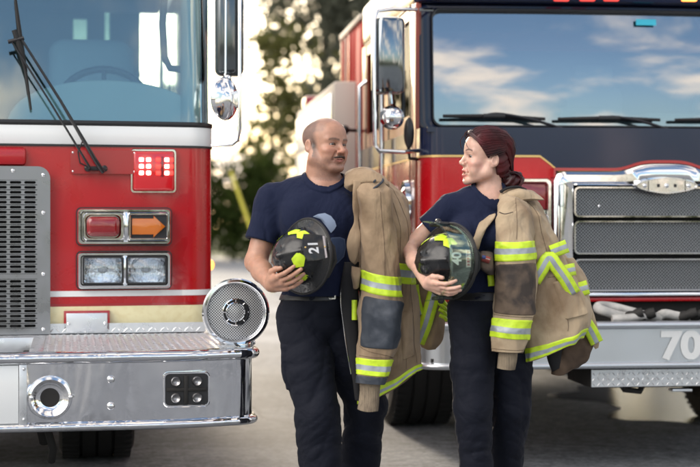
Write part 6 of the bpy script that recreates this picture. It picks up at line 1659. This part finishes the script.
# puddle below the right engine
pts = []
for i in range(56):
    a = 2*math.pi*i/56; r = 1+.16*math.sin(3*a+1)+.10*math.sin(7*a)+.05*math.sin(13*a+2)
    pts.append((2.95+1.35*r*math.cos(a), 11.2+1.35*r*math.sin(a), .003))
pud = mesh_obj('puddle', [(2.95, 11.2, .003)]+pts, [(0, 1+i, 1+(i+1) % 56) for i in range(56)], mat('puddle_water', (.22, .23, .24), .16, 0, 0, spec=.9, bump=(3, .06, .01)), smooth=False); pud['kind'] = 'structure'
def leaf_mat(name, c1, c2):
    m = bpy.data.materials.new(name); m.use_nodes = True; nt = m.node_tree; N, L = nt.nodes, nt.links
    for n in list(N): N.remove(n)
    out = N.new('ShaderNodeOutputMaterial'); d = N.new('ShaderNodeBsdfDiffuse'); t = N.new('ShaderNodeBsdfTranslucent'); mx = N.new('ShaderNodeMixShader'); mx.inputs['Fac'].default_value = .58
    oi = N.new('ShaderNodeTexCoord'); ns = N.new('ShaderNodeTexNoise'); ns.inputs['Scale'].default_value = .8; ns.inputs['Detail'].default_value = 5
    L.new(oi.outputs['Object'], ns.inputs['Vector'])
    cr = N.new('ShaderNodeValToRGB'); cr.color_ramp.elements[0].position = .35; cr.color_ramp.elements[0].color = (*c1, 1); cr.color_ramp.elements[1].position = .65; cr.color_ramp.elements[1].color = (*c2, 1)
    L.new(ns.outputs['Fac'], cr.inputs[0]); L.new(cr.outputs[0], d.inputs['Color']); L.new(cr.outputs[0], t.inputs['Color'])
    L.new(d.outputs[0], mx.inputs[1]); L.new(t.outputs[0], mx.inputs[2]); L.new(mx.outputs[0], out.inputs['Surface']); return m
LEAF = [leaf_mat('leaf_olive', (.09, .10, .035), (.16, .16, .06)), leaf_mat('leaf_dark', (.028, .045, .014), (.06, .085, .022)), leaf_mat('leaf_hazy_grey_green', (.13, .14, .11), (.21, .22, .17))]  # grey-green is paled, putting distance haze into the leaf colour
BARK = mat('bark', (.09, .07, .05), .9, bump=(6, .6, .05, (1, 1, .2)))
def leaves(blobs, n, size, rs, seed):
    rg = np.random.RandomState(seed)
    V = []; tot = sum(b[3]*b[4]*b[5] for b in blobs)
    C = []
    for (x, y, z, a, b_, c) in blobs:
        k = int(n*a*b_*c/tot)+1
        # clumps: leaf clusters gathered at random centres inside the blob, gaps between
        kc = max(6, k//26); u = rg.normal(size=(kc, 3)); u /= np.linalg.norm(u, axis=1)[:, None]; u *= (rg.uniform(.25, 1.08, kc)**.6)[:, None]
        cc = np.array([x, y, z])+u*np.array([a, b_, c]); idx = rg.randint(0, kc, k)
        C.append(cc[idx]+rg.normal(size=(k, 3))*rs)
    C = np.concatenate(C); k = len(C)
    t1 = rg.normal(size=(k, 3)); t1 /= np.linalg.norm(t1, axis=1)[:, None]; t2 = np.cross(t1, rg.normal(size=(k, 3))); t2 /= np.linalg.norm(t2, axis=1)[:, None]
    s = size*rg.uniform(.5, 1.3, k)[:, None]
    Q = np.stack([C-t1*s, C+t2*s*.55, C+t1*s, C-t2*s*.55], 1).reshape(-1, 3)
    return Q, np.arange(k*4).reshape(k, 4)
def tree(name, x, y, h, blobs, n, size, lm, label, cat, group, seed, rs=.35, trunk_r=.22, limbs=7):
    t = thing(name, (x, y, 0), label, cat, group)
    Q, F = leaves(blobs, n, size, rs, seed)
    mesh_obj('crown' if name != 'bush' else 'foliage', Q, F, LEAF[lm], t, smooth=False)
    rg = random.Random(seed); mb = MB()
    top = max(b[2] for b in blobs)
    path = [(0, 0, -.1), (rg.uniform(-.1, .1), 0, top*.35), (rg.uniform(-.3, .3), rg.uniform(-.2, .2), top*.7), (rg.uniform(-.4, .4), 0, top)]
    mb.tube([tuple(p) for p in crom(path, 10)], [trunk_r*(1-.09*i) for i in range(10)], 8)
    for i in range(limbs):
        b = rg.choice(blobs); z0 = min(b[2]*.8, top*rg.uniform(.25, .7)); 
        mb.tube([tuple(p) for p in crom([(0, 0, z0), ((b[0])*.5, b[1]*.5, (z0+b[2])/2+.3), (b[0]+rg.uniform(-.5, .5)*b[3], b[1], b[2]+rg.uniform(-.3, .6)*b[5])], 6)], [trunk_r*.45*(1-.14*j) for j in range(6)], 6)
    mb.build('trunk' if name != 'bush' else 'stem', BARK, t); return t
rg = random.Random(3)
# tall tree behind the gap between the engines
tree('tree', -1.2, 66, 15, [(0, 0, 12.3, 3.3, 2.5, 2.6), (1.6, 0, 9.5, 2.6, 2.2, 2.0), (-1.9, .5, 9.6, 1.1, 1.5, 1.2), (0.9, 0, 6.4, 3.0, 2.4, 1.4), (2.5, .3, 13, 2.6, 2.2, 2.4)], 13000, .2, 2,
     'tall grey-green tree rising behind the gap between the two fire engines', 'tree', None, 11, .42, .24)
tree('tree', -3.3, 62, 9, [(.4, 0, 8.4, 1.0, 1.2, 1.7), (.7, 0, 5.8, 1.2, 1.2, 1.2), (-.1, .3, 4.5, 1.3, 1.2, .9)], 900, .22, 0,
     'thin sunlit olive tree left of the tall grey-green tree', 'tree', None, 12, .4, .10)
tree('tree', -4.6, 74, 6, [(0, 0, 4.6, 1.3, 1.3, 1.0), (.4, 0, 6.2, .7, 1, .7)], 420, .2, 0,
     'small sparse tree just above the bushes beside the left engine', 'tree', None, 13, .4, .09)
for i, (x, y, h) in enumerate([(-13, 70, 9), (-19, 66, 11), (8, 70, 13), (14, 68, 12), (21, 72, 12)]):
    tree('tree', x, y, h, [(0, 0, h*.75, 3, 2.5, h*.22), (1, 0, h*.5, 3.2, 2.5, h*.2), (-1.5, 0, h*.55, 2.4, 2, h*.18)], 2600, .28, i % 3,
         ['olive tree behind the left engine, nearer to the gap', 'dark tree behind the left engine, farther out', 'grey-green tree hidden behind the right engine, nearest the gap', 'olive tree behind the right engine, second from the gap', 'dark tree farthest out behind the right engine'][i], 'tree', 'trees beyond the lot', 20+i, .45)
bl = ['leftmost dark green bush, seen past the left engine', 'dark bush second from the left behind the left engine', 'dark bush third from the left behind the left engine', 'bush just left of the guy wire, beside the left engine mirror', 'bush behind the yellow guy wire guard', 'bush right of the guy wire, behind the man\'s shoulder', 'bush directly behind the man\'s head', 'bush between the man and the right engine', 'bush hidden behind the right engine cab', 'rightmost bush behind the right engine']
for i in range(10):
    x = -15.5+i*2.35; y = 56+rg.uniform(-1.5, 1.5); h = rg.uniform(4.0, 4.8)
    tree('bush', x, y, h, [(0, 0, h*.5, 1.5, 1.3, h*.5), (rg.uniform(-.8, .8), 0, h*.62, 1.0, 1.0, h*.36), (rg.uniform(-1, 1), -.5, h*.3, 1.3, 1.1, h*.3)], 3600, .13, 1, bl[i], 'bush', 'bushes along the edge of the lot', 40+i, .24, .06, 4)
# far wood
Q, F = leaves([(x, 95+6*math.sin(x), 2.2, 5, 4, 2.6) for x in range(-60, 61, 7)], 9000, .5, .9, 5)
wd_ = mesh_obj('distant_wood', Q, F, LEAF[1], None, smooth=False); tag(wd_, 'low dark line of woodland far behind the bushes', 'woodland', None, 'stuff')
Q, F = leaves([(x, -95+4*math.sin(x*.7), 2.2, 6, 3, 2.6+.9*math.sin(x)) for x in range(-90, 91, 6)], 12000, .7, .9, 6)  # wood behind the camera, added for a dark line in reflections
wd_ = mesh_obj('distant_wood', Q, F, LEAF[1], None, smooth=False); tag(wd_, 'unseen dark woodland behind the camera, added for the chrome to mirror', 'woodland', None, 'stuff')
# yellow guard on a guy wire
a, b = W(250, 226, 30), W(231, 172, 30); a2 = a+(a-b)*.05
gw = thing('guy_wire', (a.x, a.y, 0), 'yellow plastic guard on a slanting guy wire before the bushes', 'guy wire')
o_ = Vector((a.x, a.y, 0)); foot = a+(a-b)*(a.z/(b.z-a.z)); topw = b+(b-a)*6
mb = MB(); mb.tube([foot-o_, b+(b-a)*.02-o_], .035, 10); mb.build('guard', mat('yellow_plastic', (.55, .5, .06), .5), gw)
mb = MB(); mb.tube([foot-o_, topw-o_], .006, 6); mb.build('wire', M['darkmetal'], gw)

# ================================================================== camera, light, sky
cam = bpy.data.cameras.new('camera'); co = bpy.data.objects.new('camera', cam); COL.objects.link(co)
co.location = (0, 0, HCAM); co.rotation_euler = (math.pi/2, 0, 0)
cam.sensor_width = 36; cam.lens = FPX/700*36; cam.shift_y = -8.5/700; cam.clip_end = 2000; cam.clip_start = .1
cam.dof.use_dof = True; cam.dof.focus_distance = 6.6; cam.dof.aperture_fstop = 2.0; cam.dof.aperture_blades = 0
SC.camera = co
SUN_EL, SUN_AZ = 17, -14      # azimuth from +Y towards +X
wd = bpy.data.worlds.new('World'); SC.world = wd; wd.use_nodes = True
nt = wd.node_tree; N, L = nt.nodes, nt.links
bg = N['Background']; sky = N.new('ShaderNodeTexSky'); sky.sky_type = 'NISHITA'; sky.sun_disc = False
sky.sun_elevation = R(SUN_EL); sky.sun_rotation = R(SUN_AZ); sky.air_density = 1.0; sky.dust_density = 2.0; sky.ozone_density = 1.5; sky.altitude = 50
tc = N.new('ShaderNodeTexCoord'); sep = N.new('ShaderNodeSeparateXYZ'); L.new(tc.outputs['Generated'], sep.inputs[0])
def math_(op, a, b=None, clamp=False):
    n = N.new('ShaderNodeMath'); n.operation = op; n.use_clamp = clamp
    for i, v in enumerate((a, b)):
        if v is None: continue
        if isinstance(v, (int, float)): n.inputs[i].default_value = v
        else: L.new(v, n.inputs[i])
    return n.outputs[0]
zz = math_('ADD', math_('MAXIMUM', sep.outputs['Z'], 0), .30)
cx = math_('DIVIDE', sep.outputs['X'], zz); cyy = math_('DIVIDE', sep.outputs['Y'], zz)
cmb = N.new('ShaderNodeCombineXYZ'); L.new(cx, cmb.inputs[0]); L.new(cyy, cmb.inputs[1])
ns = N.new('ShaderNodeTexNoise'); ns.inputs['Scale'].default_value = 2.3; ns.inputs['Detail'].default_value = 8; ns.inputs['Roughness'].default_value = .56; ns.inputs['Distortion'].default_value = .25
L.new(cmb.outputs[0], ns.inputs['Vector'])
mr = N.new('ShaderNodeMapRange'); mr.interpolation_type = 'SMOOTHSTEP'; mr.inputs['From Min'].default_value = .45; mr.inputs['From Max'].default_value = .66
L.new(ns.outputs['Fac'], mr.inputs['Value'])
mx = N.new('ShaderNodeMix'); mx.data_type = 'RGBA'
L.new(mr.outputs[0], mx.inputs['Factor']); L.new(sky.outputs[0], mx.inputs['A']); mx.inputs['B'].default_value = (11, 9.2, 7.6, 1)
# a key-light lobe added to the sky, high behind the camera's left shoulder
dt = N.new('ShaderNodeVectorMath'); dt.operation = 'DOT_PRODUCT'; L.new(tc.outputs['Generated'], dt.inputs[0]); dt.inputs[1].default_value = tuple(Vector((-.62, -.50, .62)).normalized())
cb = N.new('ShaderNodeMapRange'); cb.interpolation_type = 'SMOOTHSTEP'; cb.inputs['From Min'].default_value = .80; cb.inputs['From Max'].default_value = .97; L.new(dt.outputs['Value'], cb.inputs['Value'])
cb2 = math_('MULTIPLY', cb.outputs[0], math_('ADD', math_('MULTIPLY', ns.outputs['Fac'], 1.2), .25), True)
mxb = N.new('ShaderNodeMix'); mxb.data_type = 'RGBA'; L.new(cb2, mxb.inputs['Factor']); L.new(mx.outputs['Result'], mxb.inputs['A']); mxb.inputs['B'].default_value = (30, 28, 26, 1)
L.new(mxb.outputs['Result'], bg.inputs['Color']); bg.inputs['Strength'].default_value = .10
sl = bpy.data.lights.new('sun', 'SUN'); so = bpy.data.objects.new('sun', sl); COL.objects.link(so)
sl.energy = 1.3; sl.angle = R(6); sl.color = (1, .86, .68)
d = Vector((math.sin(R(SUN_AZ))*math.cos(R(SUN_EL)), math.cos(R(SUN_AZ))*math.cos(R(SUN_EL)), math.sin(R(SUN_EL))))
so.rotation_euler = d.to_track_quat('Z', 'Y').to_euler()
SC.render.engine = 'CYCLES'
SC.cycles.use_denoising = True
SC.cycles.sample_clamp_indirect = 6
SC.view_settings.view_transform = 'Standard'; SC.view_settings.look = 'None'; SC.view_settings.gamma = 1; SC.view_settings.exposure = 1.25
